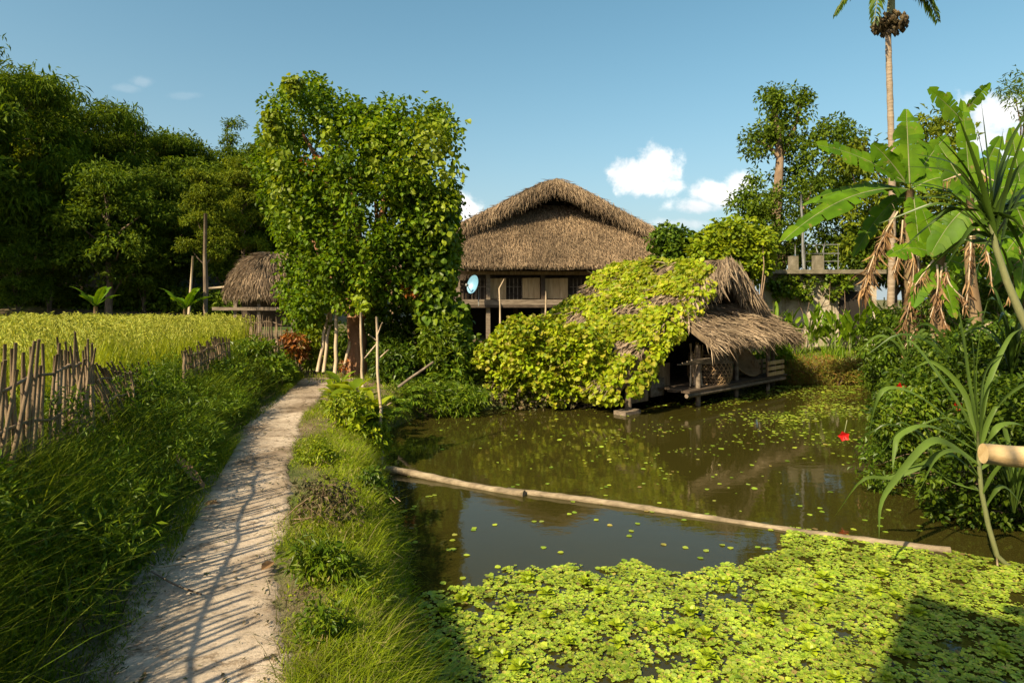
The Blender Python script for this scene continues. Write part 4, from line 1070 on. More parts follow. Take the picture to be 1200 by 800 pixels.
for k, (poly, Y, m_, lab, L, W) in enumerate((([(395,690),(425,680),(455,700),(465,740),(430,755),(400,735)], 3.75, 'fern', 'feathery green weeds on the verge just above the floating plants', .06, .016),
      ([(350,720),(380,705),(405,725),(400,770),(360,775)], 3.25, 'vine_dark', 'small leaved weed tuft at the bottom of the verge beside the path', .045, .02),
      ([(420,560),(440,550),(455,575),(455,610),(430,610)], 6.0, 'shrub', 'dark leafy weeds on the pond bank below the floating pole end', .06, .028),
      ([(350,520),(375,510),(395,530),(390,555),(360,555)], 6.7, 'bright', 'low yellow green weeds on the verge beside the path bend', .05, .022))):
    bush('weed_clump', lab, 'weeds', poly, Y, .15, 60, (.03,.08), 18, L, W, M[m_], 690 + k, stems=14, stem_r=.004)

# ================================================================== floating bamboo pole, pole end at the right, sticks on the path
def on_water(px, py, dz=0):
    Y = (CAMZ - WZ - dz)*F/(py - HOR); p = P(px, py, Y); return p
fp = thing('floating_pole', 'long pale bamboo pole floating across the pond', 'bamboo pole', on_water(770, 598))
a, b, c_ = on_water(438, 548, .03), on_water(603, 577, .012), on_water(1112, 645, .01)
def bamboo(a, b, r0, r1, node=.32):
    L = np.linalg.norm(b - a); n = int(L/node)*3; t = np.linspace(0, 1, n + 1)
    r = r0 + (r1 - r0)*t; r[::3] *= 1.16
    p = a + (b - a)*t[:, None]; p[:, 2] += .012*np.sin(t*7); p[:, 1] += .02*np.sin(t*5)
    return p, r
p, r = bamboo(a, b + (b - a)*.06, .046, .041); MB().tube(p, r, n=10).build('thick_culm', M['float_pole'], fp)
p, r = bamboo(b - (c_ - b)*.02 + [0, .06, -.01], c_, .038, .030); MB().tube(p, r, n=10).build('thin_culm', M['float_pole'], fp)
ra_ = thing('bamboo_rail', 'thick cut bamboo rail end jutting in from the right', 'bamboo pole', P(1152,531,3.0))
MB().tube([P(1152,531,3.0), P(1180,534,2.98), P(1260,540,2.9), P(1420,552,2.75)], [.049,.051,.053,.055], n=14).build('culm', M['fresh_cut'], ra_)
q = P(1330,546,2.83); MB().tube([[q[0], q[1], -1.2], [q[0], q[1], q[2] - .055]], .06, n=10).build('post', M['pole'], ra_)
def pg(px, py, dz=.05):
    Y = (CAMZ - dz)*F/(py - HOR); return P(px, py, Y)
stick('dry_stick', 'thin bent dry twig lying across the middle of the path', 'stick', [pg(178,669), pg(200,682), pg(216,689), pg(236,696)], .007, M['wood_grey'])
stick('dry_stick', 'short dry twig lying at the left edge of the path', 'stick', [pg(186,664), pg(215,660), pg(240,655)], .006, M['pole'])
# fallen dry bark sheath and leaf at the path edge
rg = R(43)
a_, b_ = pg(205,535,.30), pg(238,572,.07); mb = MB(); t = np.linspace(0, 1, 9); ctr = a_ + (b_ - a_)*t[:, None]
sd = norm(np.cross(b_ - a_, UP)); w = .05*np.sin(np.clip(t, .08, .92)*pi)**.6
mb.add(np.stack([ctr - sd*w[:, None] + UP*.03, ctr, ctr + sd*w[:, None] + UP*.03], 1), np.concatenate([[[3*i, 3*i+1, 3*i+4, 3*i+3], [3*i+1, 3*i+2, 3*i+5, 3*i+4]] for i in range(8)]), sm=True)
tag(mb.build('bark_sheath', M['banana_dead'], loc=b_), 'fallen brown bamboo sheath on the grass at the left path edge', 'debris')
def dead_leaf(px, py, L, lab, az):
    p = pg(px, py, .045); d = np.array([[cos(az), sin(az), .15]])
    tag(MB().add(*leaves(p[None], d, np.array([[.3, -.3, 1]]), L, L*.5, hi=True, droop=.1, fold=.25)).build('dead_leaf', M['banana_dead'], loc=p), lab, 'leaf')
dead_leaf(238, 592, .13, 'curled brown dead leaf beside the fallen sheath', .3)
dead_leaf(306, 668, .12, 'brown dead leaf at the right edge of the path', 1.2)

# ================================================================== bamboo fences
def fence(label, pts, step, h, seed, lean=(0, 0), lean_j=.06, rails=(.55, .9), r=(.010, .019), sag=None, group=None, gap=0):
    rg = R(seed); pts = np.asarray(pts, float)
    seg = np.linalg.norm(np.diff(pts, axis=0), axis=1); cum = np.r_[0, np.cumsum(seg)]
    b0 = np.array([*pts[0], float(ground_z(*pts[0]))]); t = thing('bamboo_fence', label, 'fence', b0, group)
    s = np.arange(0, cum[-1], step) ; s = s + rg.uniform(-.4, .4, len(s))*step
    s = s[rg.uniform(0, 1, len(s)) > gap][:100]
    for k in s:
        x, y = np.interp(k, cum, pts[:, 0]), np.interp(k, cum, pts[:, 1])
        f = k/cum[-1]; hh = h*(sag(f) if sag else 1)*rg.uniform(.82, 1.08)
        ln = np.array(lean)*(1 if not sag else 1) + rg.normal(0, lean_j, 2)
        b = np.array([x, y, float(ground_z(x, y)) - .1]); tp = b + np.array([ln[0]*hh, ln[1]*hh, hh + .1])
        p = lin(b, tp, 5); p[1:-1, :2] += rg.normal(0, .005, (3, 2))
        MB().tube(p, np.linspace(rg.uniform(*r), r[0]*.8, 5), n=6).build('stake', M['stake'], t)
    for rl in rails:
        q = []
        for k in np.linspace(0, cum[-1], 12):
            x, y = np.interp(k, cum, pts[:, 0]), np.interp(k, cum, pts[:, 1]); f = k/cum[-1]; hh = h*(sag(f) if sag else 1)*rl
            q.append([x + lean[0]*hh + .025, y + lean[1]*hh - .02, float(ground_z(x, y)) + hh + rg.normal(0, .018)])
        MB().tube(q, .012, n=6).build('rail', M['stake'], t)
    return t
FX = lambda y: xl(y) - .98
line = lambda y0, y1, o=0: [(FX(y) + o, y) for y in np.linspace(y0, y1, 7)]
fence('upright bamboo stake fence at the left with two cross rails', line(1.2, 5.15), .062, .92, 71, lean=(.02, .02), rails=(.40, .74), r=(.013, .021))
fence('dense fan of bamboo stakes at the end of the upright fence', line(5.2, 5.85), .030, .92, 72, lean=(-.02, -.08), lean_j=.08, rails=(.75,))
fence('collapsed greyish bamboo fence leaning over towards the path', line(6.15, 7.7, .12), .034, .70, 73, lean=(-.25, -.42), lean_j=.12, rails=(.5, .8), sag=lambda f: 1 - .15*f)
fence('weathered close set bamboo fence farther along beside the rice', line(9.3, 11.6, .1), .032, .66, 74, lean=(-.1, -.15), lean_j=.07, rails=(.6, .85), r=(.012, .02))
fence('old grey stake fence at the far corner before the small hut', [tuple(P(304,0,13.2)[:2]), tuple(P(322,0,13.6)[:2]), tuple(P(334,0,14.3)[:2])], .06, .75, 75, lean_j=.1, rails=(.7,), r=(.018, .035))
fence('far pale picket fence in front of the small thatched hut', [tuple(P(276,0,21.5)[:2]), tuple(P(330,0,21.5)[:2])], .06, .95, 76, lean_j=.05, rails=(.8,), r=(.018, .03))
stick('fence_post', 'lone short stake between the collapsed and the farther fence', 'post', [P(216,455,8.6), P(216,411,8.6)], .025, M['stake'])

# climbing weeds on the fences
bush('climbing_weed', 'thin green weeds climbing the left end of the upright stake fence', 'weeds', [(-10,470),(20,440),(50,455),(80,440),(105,470),(100,530),(40,560),(-10,560)], 5.0, .25, 80, (.04,.12), 16, .055, .02, M['fern'], 79, stems=20, stem_r=.004)
bush('climbing_weed', 'green weeds climbing over the collapsed bamboo fence', 'weeds', [(95,480),(130,440),(165,430),(190,450),(205,480),(180,510),(120,510)], 7.2, .35, 90, (.05,.14), 18, .07, .03, M['vine_dark'], 77, stems=14, stem_r=.005)
bush('climbing_weed', 'bright green vine weeds between the farther fence and the path', 'weeds', [(215,440),(235,425),(270,420),(290,430),(300,455),(270,470),(230,465)], 10.6, .4, 110, (.06,.16), 22, .08, .04, M['vine_dark'], 78, stems=14, stem_r=.006)

# ================================================================== forest on the left
def lobed_tree(name, seed, H, lobes, kc, n_per, L, W, cr, m, trunk_r, lean=0, flat=.6, bark='bark_dark', down=.25, shell=.55):
    """prototype tree at the origin, H metres tall; lobes = (x, y, z, rx, rz)"""
    rg = R(seed); t = thing(name, 'tree', 'tree', (0, 0, 0)); C = []
    for (x, y, z, rx, rz) in lobes:
        k = int(kc*rx*rx); v = norm(rg.normal(size=(k, 3))); v[:, 2] = np.where(v[:, 2] < -.35, -v[:, 2], v[:, 2])
        rr = rg.uniform(shell, 1.05, k)*(1 + .22*np.sin(v[:, 0]*5 + seed)*np.sin(v[:, 2]*6 + x))
        C.append(np.array([x, y, z]) + v*rr[:, None]*[rx, rx, rz])
    C = np.concatenate(C)
    mb = MB(); mb.add(*clump_leaves(rg, C, rg.uniform(cr*.6, cr*1.25, len(C)), n_per, L, W, flat=flat, down=down)); mb.build('crown', m, t)
    mb = MB(); tp = np.array([lean, 0, max(l[2] for l in lobes)])
    zz = np.linspace(-.5, tp[2], 8)
    pts = np.stack([lean*(zz/H)**2 + rg.normal(0, .06, 8), rg.normal(0, .06, 8), zz], -1)
    mb.tube(pts, np.linspace(trunk_r, trunk_r*.25, 8), n=8)
    for (x, y, z, rx, rz) in lobes:
        s = pts[np.argmin(abs(pts[:, 2] - (z - rz*1.1)))]
        limb(mb, s, np.array([x, y, z]), trunk_r*.5, trunk_r*.12, rg, .15, n=5)
    mb.build('trunk', M[bark], t)
    return t
def rlobes(seed, n, z0, z1, R0, rx, rz):
    rg = R(seed); out = []
    for k in range(n):
        f = (k + .5)/n; z = z0 + (z1 - z0)*f; a = k*2.4; r = R0*math.sqrt(max(0, 1 - (2*f - .75)**2*.6))*rg.uniform(.5, 1)
        s = rg.uniform(.75, 1.15); out.append((r*cos(a), r*sin(a), z, rx*s, rz*s))
    return out
T_round = lobed_tree('broad_tree', 101, 12, rlobes(1, 9, 3.0, 10.6, 2.6, 2.1, 1.6), 10, 34, .36, .16, .62, M['forest'], .28)
T_tall = lobed_tree('tall_tree', 102, 15, rlobes(2, 10, 6.0, 14.2, 1.7, 1.5, .95), 15, 34, .34, .15, .55, M['forest_warm'], .22, flat=.5)
T_dense = lobed_tree('forest_tree', 103, 13, rlobes(3, 12, 2.2, 12.0, 2.2, 1.9, 1.5), 10, 34, .38, .15, .62, M['forest'], .25)
T_feather = lobed_tree('bamboo_clump', 104, 13, [(2.4*cos(a), 2.0*sin(a), z, 1.5, 1.4) for a, z in zip(np.arange(13)*2.4, np.linspace(3.5, 12.2, 13))], 17, 30, .42, .085, .7, M['bamboo_leaf'], .10, flat=.8, down=.7, shell=.2)
T_spire = lobed_tree('spire_tree', 105, 14, [(.3*cos(k), .3*sin(k), 5 + k*1.3, .95 - .05*k, .8) for k in range(8)], 34, 30, .3, .1, .42, M['forest'], .16)
protos = dict(r=T_round, t=T_tall, d=T_dense, f=T_feather, s=T_spire)
hts = dict(r=12.2, t=15.0, d=13.4, f=13.5, s=14.6)
rg = R(44)
BACK = 'back row forest trees'
spec = [ # px, Y, top py, kind, label
 (128,33,180,'r','broad round crowned dark tree in the middle of the forest edge'),
 (45,37,88,'t','tall thin tree with bare pale lower trunk near the left picture edge'),
 (-8,33,48,'f','highest feathery tree mass at the left edge of the forest'),
 (242,33,195,'t','slender light topped tree just left of the small thatched hut'),
 (20,31,262,'d','dark bushy tree low at the left edge under the tall thin tree'),
 (285,36,178,'t','loose yellowish green tree behind the small thatched hut'),
 (268,44,142,'s','narrow spire shaped tree top above the forest near the vine tree'),
 (200,37,205,'d','dark leafy tree between the round crowned and the slender tree'),
 (80,40,112,'f','bamboo like drooping tree top right of the highest mass'),
 (112,43,128,'f','feathery rounded tree top above the round crowned tree'),
 (158,43,130,'f','feathery wide tree top right above the round crowned tree'),
 (205,45,150,'d','dense tree top midway between feathery tops and spire'),
 (310,41,160,'d','dense tree top touching the left side of the vine tree'),
]
used = set()
def place(px, Y, top, kd, lab, grp=None):
    b = P(px, 400, Y); b[2] = float(ground_z(b[0], b[1])) - .1
    H = CAMZ + (HOR - top)/F*Y - b[2]; sc = H/hts[kd]; rz = rg.uniform(0, 6.28)
    w = sc*rg.uniform(.95, 1.15) if kd != 't' else sc*rg.uniform(.9, 1.05)
    o = protos[kd]
    if kd in used: return dup(o, b, rz, (w, w, sc), lab, grp)
    used.add(kd); o.location = [float(v) for v in b]; o.rotation_euler = (0, 0, rz); o.scale = (w, w, sc); o['label'] = lab
    if grp: o['group'] = grp
    return o
for s_ in spec: place(*s_)
for k, (px, Y, top, kd) in enumerate(((-60,36,60,'d'),(-130,40,60,'r'),(-40,46,40,'f'),(60,47,95,'d'),(135,48,145,'r'),(180,48,150,'d'),(235,47,165,'r'),(290,48,165,'r'),(340,46,190,'d'),(390,48,215,'r'),
                                      (175,40,190,'d'),(95,38,200,'d'),(225,41,180,'r'),(60,33,235,'d'),(170,35,250,'d'),(300,38,215,'d'),(265,37,240,'r'),(350,40,240,'r'),(0,40,120,'r'),(30,45,90,'d'))):
    o = place(px, Y, top, kd, 'dark forest tree in the crowded rows behind the forest edge', BACK)
# trees round the corner of the field, beyond the left picture edge: they keep the forest foot in shade
for k, (x_, y_, kd) in enumerate(((-34,17,'d'),(-31,24,'d'),(-28,30,'r'))):
    b = np.array([x_, y_, float(ground_z(x_, y_)) - .1]); dup(protos[kd], b, k*1.3, 1.05, 'dark forest tree at the corner of the field past the left picture edge', 'field corner trees')
# dim understorey shrubs at the forest foot
for k, (poly, Y, lab) in enumerate((([(-30,320),(30,325),(70,332),(75,368),(-30,370)], 36, 'dark bush at the forest foot by the left edge'),
                                    ([(150,345),(200,338),(230,348),(260,342),(290,350),(290,368),(150,368)], 36, 'dark low bushes at the forest foot below the slender tree'),
                                    ([(60,338),(110,345),(150,338),(155,368),(60,368)], 36, 'dark low bushes below the round crowned tree'))):
    bush('forest_shrub', lab, 'shrub', poly, Y, 1.2, 130, (.35,.7), 26, .35, .16, M['forest'], 110 + k, stems=6, stem_r=.05, stem_m='bark_dark')
stick('bare_trunk', 'thin bare pale trunk among the dark forest left of the small hut', 'tree', [P(221,370,30), P(224,330,30), P(226,300,30)], .06, M['pole'])
stick('bare_trunk', 'bare straight brown trunk left of the hanging hut pole', 'tree', [P(241,368,29), P(240,300,29), P(241,250,29)], .09, M['bark_dark'])

# ================================================================== banana plants
def big_leaf(mb, a, b, W, rng, sag=.12, roll=0., tears=5, mi=0, fold=.16, n=16, mid=True, mi2=1, nrm=None):
    """one large leaf from a to b: curved midrib, two folded halves with tears"""
    a, b = np.asarray(a, float), np.asarray(b, float); L = np.linalg.norm(b - a); ax = (b - a)/L
    t = np.linspace(0, 1, n + 1); rib = a + (b - a)*t[:, None] + UP*(4*sag*L*(t - t*t))[:, None]
    up = norm(np.asarray(nrm, float)) if nrm is not None else (UP if abs(ax[2]) < .8 else np.array([-.3, -1, .2]))
    s = norm(np.cross(ax, up)); nn = np.cross(s, ax)
    s, nn = s*cos(roll) + nn*sin(roll), nn*cos(roll) - s*sin(roll)
    w = W*.5*np.sin(np.clip(.06 + .94*t, 0, .985)*pi)**.55*np.clip(.25 + t*5, 0, 1)
    for sg in (1, -1):
        cut = sorted(set([0, n] + list(rng.choice(np.arange(2, n - 1), min(tears, n - 4), replace=False))))
        for c0, c1 in zip(cut[:-1], cut[1:]):
            k = np.arange(c0, c1 + 1); dr = rng.uniform(-.10, .60)*W*.5; sh = rng.uniform(-.04, .10)*L*.3
            wk = w[k].copy(); wk[0] *= rng.uniform(.8, .97); wk[-1] *= rng.uniform(.85, 1)
            inner = rib[k]
            midp = inner + sg*s*(wk*.55)[:, None] + nn*(fold*wk)[:, None] + ax*sh*.4
            outer = inner + sg*s*wk[:, None] + nn*(fold*wk*1.1)[:, None] - UP*(dr*(wk/W*2))[:, None] + ax*sh + rng.normal(0, .006, (len(k), 3))*W
            V = np.stack([inner, midp, outer], 1); i = np.arange(len(k) - 1)[:, None]*3
            q = np.concatenate([i + [0, 1, 4, 3], i + [1, 2, 5, 4]])
            mb.add(V, q, mi=mi, sm=True)
    if mid: mb.tube(rib - nn*.004, np.linspace(.02, .006, n + 1)*max(W, .25)*1.6, n=5, cap=False, mi=mi2)
def dry_leaf(a, b, W, rng, parent):
    a, b = np.asarray(a, float), np.asarray(b, float); L = np.linalg.norm(b - a); t = np.linspace(0, 1, 12)
    rib = a + (b - a)*t[:, None] + np.array([.10*L, -.04*L, .05*L])*np.sin(t*pi)[:, None]*rng.normal(0, 1)
    mb = MB(); mb.tube(rib, np.linspace(.022, .008, 12), n=5, cap=False, mi=1)
    m = int(46*L/.9*(W/.25)); f = rng.uniform(.08, 1, m); c = np.stack([np.interp(f, t, rib[:, i]) for i in range(3)], -1)
    side = rng.choice([-1, 1], m)[:, None]*np.array([1, .25, 0])
    d = side*rng.uniform(.0, .55, m)[:, None] - UP*rng.uniform(.6, 1.4, m)[:, None] + rng.normal(0, .22, (m, 3))
    mb.add(*leaves(c, d, rng.normal(size=(m, 3)), W*rng.uniform(.6, 1.9, m), W*rng.uniform(.06, .22, m), hi=True, droop=rng.uniform(.0, .4), fold=.4), mi=0)
    mb.build('dry_leaf', [M['banana_dead'], M['pole']], parent)
rg = R(45)
Yb = 14.0
bb = P(1068, 420, Yb); bb[2] = float(ground_z(bb[0], bb[1]))
ban = thing('banana_plant', 'tall banana plant with huge sunlit leaf pointing left and dry brown leaves below', 'banana plant', bb)
MB().tube(lin(bb - UP*.1, P(1066, 222, Yb), 8) + rg.normal(0, .02, (8, 3)), np.linspace(.16, .09, 8), n=10).build('stem', M['bananastem'], ban)
for (a, b, W, sag, roll, dY, nr) in (((1062,222),(918,282),.72,.10,-.25,-.8,(-.2,-.6,.8)), ((1060,214),(958,170),.50,.06,.1,-.3,(-.2,-.7,.7)), ((1066,215),(1062,128),.62,.02,0,.1,(-.1,-1,.15)), ((1060,212),(1022,168),.46,.05,.2,-.2,(-.3,-1,.3)),
                                 ((1070,222),(1120,208),.5,.12,.1,-.2,(.1,-.7,.7)), ((1070,226),(1078,300),.55,.05,.1,-.6,(0,-1,.3)), ((1064,222),(940,240),.42,.10,0,.7,(0,-.4,.9)), ((1072,218),(1150,250),.5,.14,-.1,.3,(0,-.6,.8)),
                                 ((1068,218),(1110,160),.5,.05,0,.6,(0,-1,.3)), ((1066,222),(1000,300),.45,.12,.1,.9,(-.3,-.5,.7))):
    mb = MB(); big_leaf(mb, P(*a, Yb), P(b[0], b[1], Yb + dY), W*1.25, rg, sag, roll, tears=9, nrm=nr); mb.build('leaf', [M['banana'], M['stem']], ban)
for (a, b, W) in (((1052,248),(1012,340),.30), ((1066,275),(1060,380),.26), ((1072,290),(1074,372),.22), ((1064,330),(1058,410),.2), ((1058,258),(1048,320),.2), ((1076,300),(1086,370),.18)):
    dry_leaf(P(*a, Yb - .15), P(b[0], b[1], Yb - .35), W, rg, ban)

Yc = 11.0
bb = P(1142, 430, Yc); bb[2] = float(ground_z(bb[0], bb[1]))
ban2 = thing('banana_plant', 'second banana plant farther right with upright leaf against the white cloud', 'banana plant', bb)
MB().tube(lin(bb - UP*.1, P(1138, 230, Yc), 8) + rg.normal(0, .02, (8, 3)), np.linspace(.13, .06, 8), n=10).build('stem', M['bananastem'], ban2)
for (a, b, W, sag, roll, dY, nr) in (((1138,235),(1128,118),.30,.02,.1,0,(-.2,-1,.1)), ((1128,142),(1088,104),.30,.03,.1,-.2,(-.3,-1,.3)), ((1132,130),(1160,97),.20,.03,0,-.2,(.3,-1,.3)), ((1138,235),(1100,170),.42,.04,0,.3,(-.3,-1,.3)),
                                     ((1138,240),(1200,215),.42,.1,0,-.3,(0,-.7,.7)), ((1138,240),(1090,300),.45,.12,0,.2,(-.2,-.8,.6)), ((1140,245),(1178,310),.4,.08,0,-.3,(.2,-1,.3)), ((1140,240),(1230,260),.45,.12,0,.3,(0,-.5,.8)), ((1136,240),(1172,160),.36,.03,0,.2,(0,-1,.2))):
    mb = MB(); big_leaf(mb, P(*a, Yc), P(b[0], b[1], Yc + dY), W*1.2, rg, sag, roll, tears=9, nrm=nr); mb.build('leaf', [M['banana'], M['stem']], ban2)
for (a, b, W) in (((1146,268),(1162,330),.2), ((1138,270),(1132,360),.22), ((1125,205),(1105,212),.15), ((1150,200),(1165,212),.15)):
    dry_leaf(P(*a, Yc - .2), P(b[0], b[1], Yc - .3), W*.8, rg, ban2)

Yd = 12.6
bb = P(1205, 430, Yd); bb[2] = float(ground_z(bb[0], bb[1]))
ban3 = thing('banana_plant', 'banana plant at the right picture edge behind the leaning cane', 'banana plant', bb)
MB().tube(lin(bb - UP*.1, P(1202, 265, Yd), 8) + rg.normal(0, .02, (8, 3)), np.linspace(.14, .07, 8), n=10).build('stem', M['bananastem'], ban3)
for (a, b, W, sag, roll, dY, nr) in (((1202,268),(1165,190),.5,.04,.1,0,(-.2,-1,.3)), ((1202,268),(1140,260),.5,.12,0,-.3,(-.1,-.8,.6)), ((1202,270),(1160,335),.5,.1,0,-.3,(-.2,-.9,.5)), ((1204,268),(1215,180),.5,.02,0,.1,(0,-1,.2)), ((1204,268),(1260,220),.5,.08,0,.1,(.1,-.9,.5)), ((1204,270),(1195,350),.5,.05,0,-.5,(0,-1,.3)), ((1204,270),(1255,320),.5,.1,0,-.2,(.1,-.8,.6)), ((1203,266),(1185,150),.55,.02,.1,.2,(-.1,-1,.2)), ((1203,266),(1225,140),.5,.03,0,.3,(.1,-1,.2)), ((1203,268),(1150,215),.5,.06,0,.2,(-.2,-1,.4)), ((1203,270),(1168,300),.5,.08,0,.1,(-.2,-.9,.5))):
    mb = MB(); big_leaf(mb, P(*a, Yd), P(b[0], b[1], Yd + dY), W, rg, sag, roll, tears=9, nrm=nr); mb.build('leaf', [M['banana'], M['stem']], ban3)
for (a, b, W) in (((1196,285),(1184,345),.2), ((1206,290),(1212,360),.2)): dry_leaf(P(*a, Yd - .2), P(b[0], b[1], Yd - .3), W, rg, ban3)

Ye = 11.6
bb = P(1098, 430, Ye); bb[2] = float(ground_z(bb[0], bb[1]))
ban4 = thing('banana_plant', 'lower banana plant between the two tall ones with yellowing hanging leaves', 'banana plant', bb)
MB().tube(lin(bb - UP*.1, P(1100, 300, Ye), 8) + rg.normal(0, .02, (8, 3)), np.linspace(.13, .07, 8), n=10).build('stem', M['bananastem'], ban4)
for (a, b, W, sag, roll, dY, nr) in (((1100,302),(1078,238),.42,.03,.1,0,(-.2,-1,.3)), ((1100,302),(1040,300),.42,.14,0,-.3,(-.1,-.8,.6)), ((1100,302),(1132,245),.42,.04,0,.1,(.1,-1,.3)), ((1100,304),(1150,325),.42,.12,0,-.2,(.1,-.8,.6)), ((1100,304),(1070,360),.4,.08,0,-.3,(-.2,-.9,.5)), ((1100,304),(1118,372),.4,.05,0,-.4,(0,-1,.3))):
    mb = MB(); big_leaf(mb, P(*a, Ye), P(b[0], b[1], Ye + dY), W, rg, sag, roll, tears=10, nrm=nr); mb.build('leaf', [M['banana'], M['stem']], ban4)
for (a, b, W) in (((1098,310),(1090,372),.22), ((1104,312),(1110,385),.24), ((1094,305),(1072,335),.18), ((1108,308),(1130,350),.2)): dry_leaf(P(*a, Ye - .2), P(b[0], b[1], Ye - .3), W, rg, ban4)

# small banana plants at the forest foot
for k, (px, py, Y, lab) in enumerate(((112,362,29,'small banana plant at the dark forest foot below the round crowned tree'), (217,368,28,'small upright banana plant at the forest foot left of the small hut'))):
    b = P(px, py, Y); b[2] = float(ground_z(b[0], b[1])); t = thing('banana_plant', lab, 'banana plant', b)
    tp = b + UP*1.1; MB().tube(lin(b, tp, 4), [.12,.11,.1,.08], n=7).build('stem', M['bananastem'], t)
    for j in range(6):
        a = j*1.05 + .3; mb = MB(); big_leaf(mb, tp, tp + np.array([cos(a)*1.1, sin(a)*.8, .55 + .4*(j % 2)]), .42, rg, .12, 0, tears=3, n=8); mb.build('leaf', [M['banana'], M['stem']], t)

# ================================================================== areca palm
Yp = 22.0
b = P(1042, 400, Yp); b[2] = float(ground_z(b[0], b[1])); tp = P(1043, 28, Yp)
palm = thing('areca_palm', 'tall slender areca palm with a ringed trunk and dark fruit cluster', 'palm', b)
n = 60; p = lin(b - UP*.2, tp, n); p[:, 0] += .10*np.sin(np.linspace(0, 4, n)); r = np.linspace(.125, .095, n); r[::3] *= 1.09
MB().tube(p, r, n=10).build('trunk', M['palm_bark'], palm)
MB().tube(lin(tp, P(1046, -22, Yp), 6), [.11,.13,.13,.11,.09,.07], n=10).build('crown_shaft', M['stem'], palm)
mb = MB()
c = tp + ball(rg, 260)*[.58, .58, .40] - UP*.02
for q in c:
    L = .09; V = np.array([[1,0,0],[-1,0,0],[0,1,0],[0,-1,0],[0,0,1.3],[0,0,-1.3]])*.075 + q
    mb.add(V, [[0,2,4],[2,1,4],[1,3,4],[3,0,4],[2,0,5],[1,2,5],[3,1,5],[0,3,5]])
for k in range(60): mb.tube(lin(tp + UP*.15, c[k], 3), .012, n=4, cap=False)
mb.build('fruit_cluster', M['fruit'], palm)
hd = P(1046, -22, Yp)
def frond(tip, width, sag, seed):
    rr = R(seed); mb = MB(); t = np.linspace(0, 1, 34); L = np.linalg.norm(tip - hd)
    rib = hd + (tip - hd)*t[:, None] + UP*(4*sag*L*(t - t*t))[:, None]
    mb.tube(rib, np.linspace(.04, .01, 34), n=5, cap=False, mi=1)
    tg = norm(np.gradient(rib, axis=0)); s = norm(np.cross(tg, UP))
    w = width*np.sin(np.clip(.12 + .86*t, 0, 1)*pi)**.5
    for sg in (-1, 1):
        for o in (0, .5):
            k = slice(3, 33); q = rib[k] + tg[k]*o*L/34
            mb.add(*leaves(q, s[k]*sg + tg[k]*.55 - UP*rr.uniform(.25, .6, 30)[:, None] + rr.normal(0, .08, (30, 3)), UP + rr.normal(0, .25, (30, 3)), w[k], .075, droop=.3))
    mb.build('frond', [M['palm'], M['stem']], palm)
for k, (px, py, dY, sag) in enumerate(((978,18,0,.30),(1024,30,-.6,.42),(1100,26,0,.34),(1072,-30,.8,.30),(1010,-40,.8,.25),(1090,-60,-.4,.2),(1000,-70,-.6,.2),(1046,-130,.2,.05))):
    frond(P(px, py, Yp + dY*1.6), .62, sag, 200 + k)

# ================================================================== concrete wall with pillars on the right
w0 = P(955, 430, 20); wall = thing('concrete_wall', 'old stained concrete terrace wall with a ledge and two stub pillars', 'wall', (w0[0], 20, -.2))
zt = CAMZ + 29/F*20
MB().box((10.15, 20.4, (zt - .3)/2), (3.7, .35, zt + .3)).build('wall', M['concrete'], wall)
MB().box((10.1, 20.3, zt + .07), (4.0, .9, .13)).build('ledge', M['concrete_dark'], wall)
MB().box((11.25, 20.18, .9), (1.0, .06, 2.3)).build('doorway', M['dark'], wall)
for px in (932, 961):
    q = P(px, 315, 20); MB().box((q[0], 20.15, zt + .36), (.24 if px < 950 else .28, .24, .46 if px < 950 else .5)).build('pillar', M['concrete_dark'], wall)
for px, a, b in ((932,298,286),(958,296,284),(964,296,284)):
    MB().tube([P(px,a,20.15), P(px + (3 if px == 964 else -3 if px == 958 else 0), b, 20.15)], .018, n=5).build('rebar', M['white_metal'], wall)
q = P(952, 279, 22); zq = zt + .14
tank = thing('metal_rack', 'thin grey metal rack on the terrace behind the stub pillars', 'rack', (q[0], 21.4, zq))
for dx in (-.55, .1, .6): MB().tube([(q[0] + dx, 21.4, zq - .05), (q[0] + dx*1.02, 21.4, zq + .95)], .014, n=5).build('upright', M['white_metal'], tank)
for dz in (.35, .62, .93): MB().tube([(q[0] - .62, 21.4, zq + dz), (q[0] + .66, 21.4, zq + dz + .01)], .012, n=5).build('bar', M['white_metal'], tank)
MB().box((10.1, 22.0, zq - .12), (3.9, 3.2, .1)).build('terrace', M['concrete'], wall)
stick('metal_pole', 'thin pale upright metal pole behind the pillars on the terrace', 'pole', [P(942,315,20.6), P(939,228,20.6)], .045, M['white_metal'])
bush('ivy', 'ivy hanging over the stained concrete wall', 'ivy', [(902,325),(950,322),(1000,322),(995,340),(975,350),(960,345),(945,352),(925,345),(905,350)], 20.0, .10, 60, (.08,.18), 22, .13, .10, M['vine_dark'], 81, hi=True, stems=8, stem_r=.015, base=P(930,430,20.0))

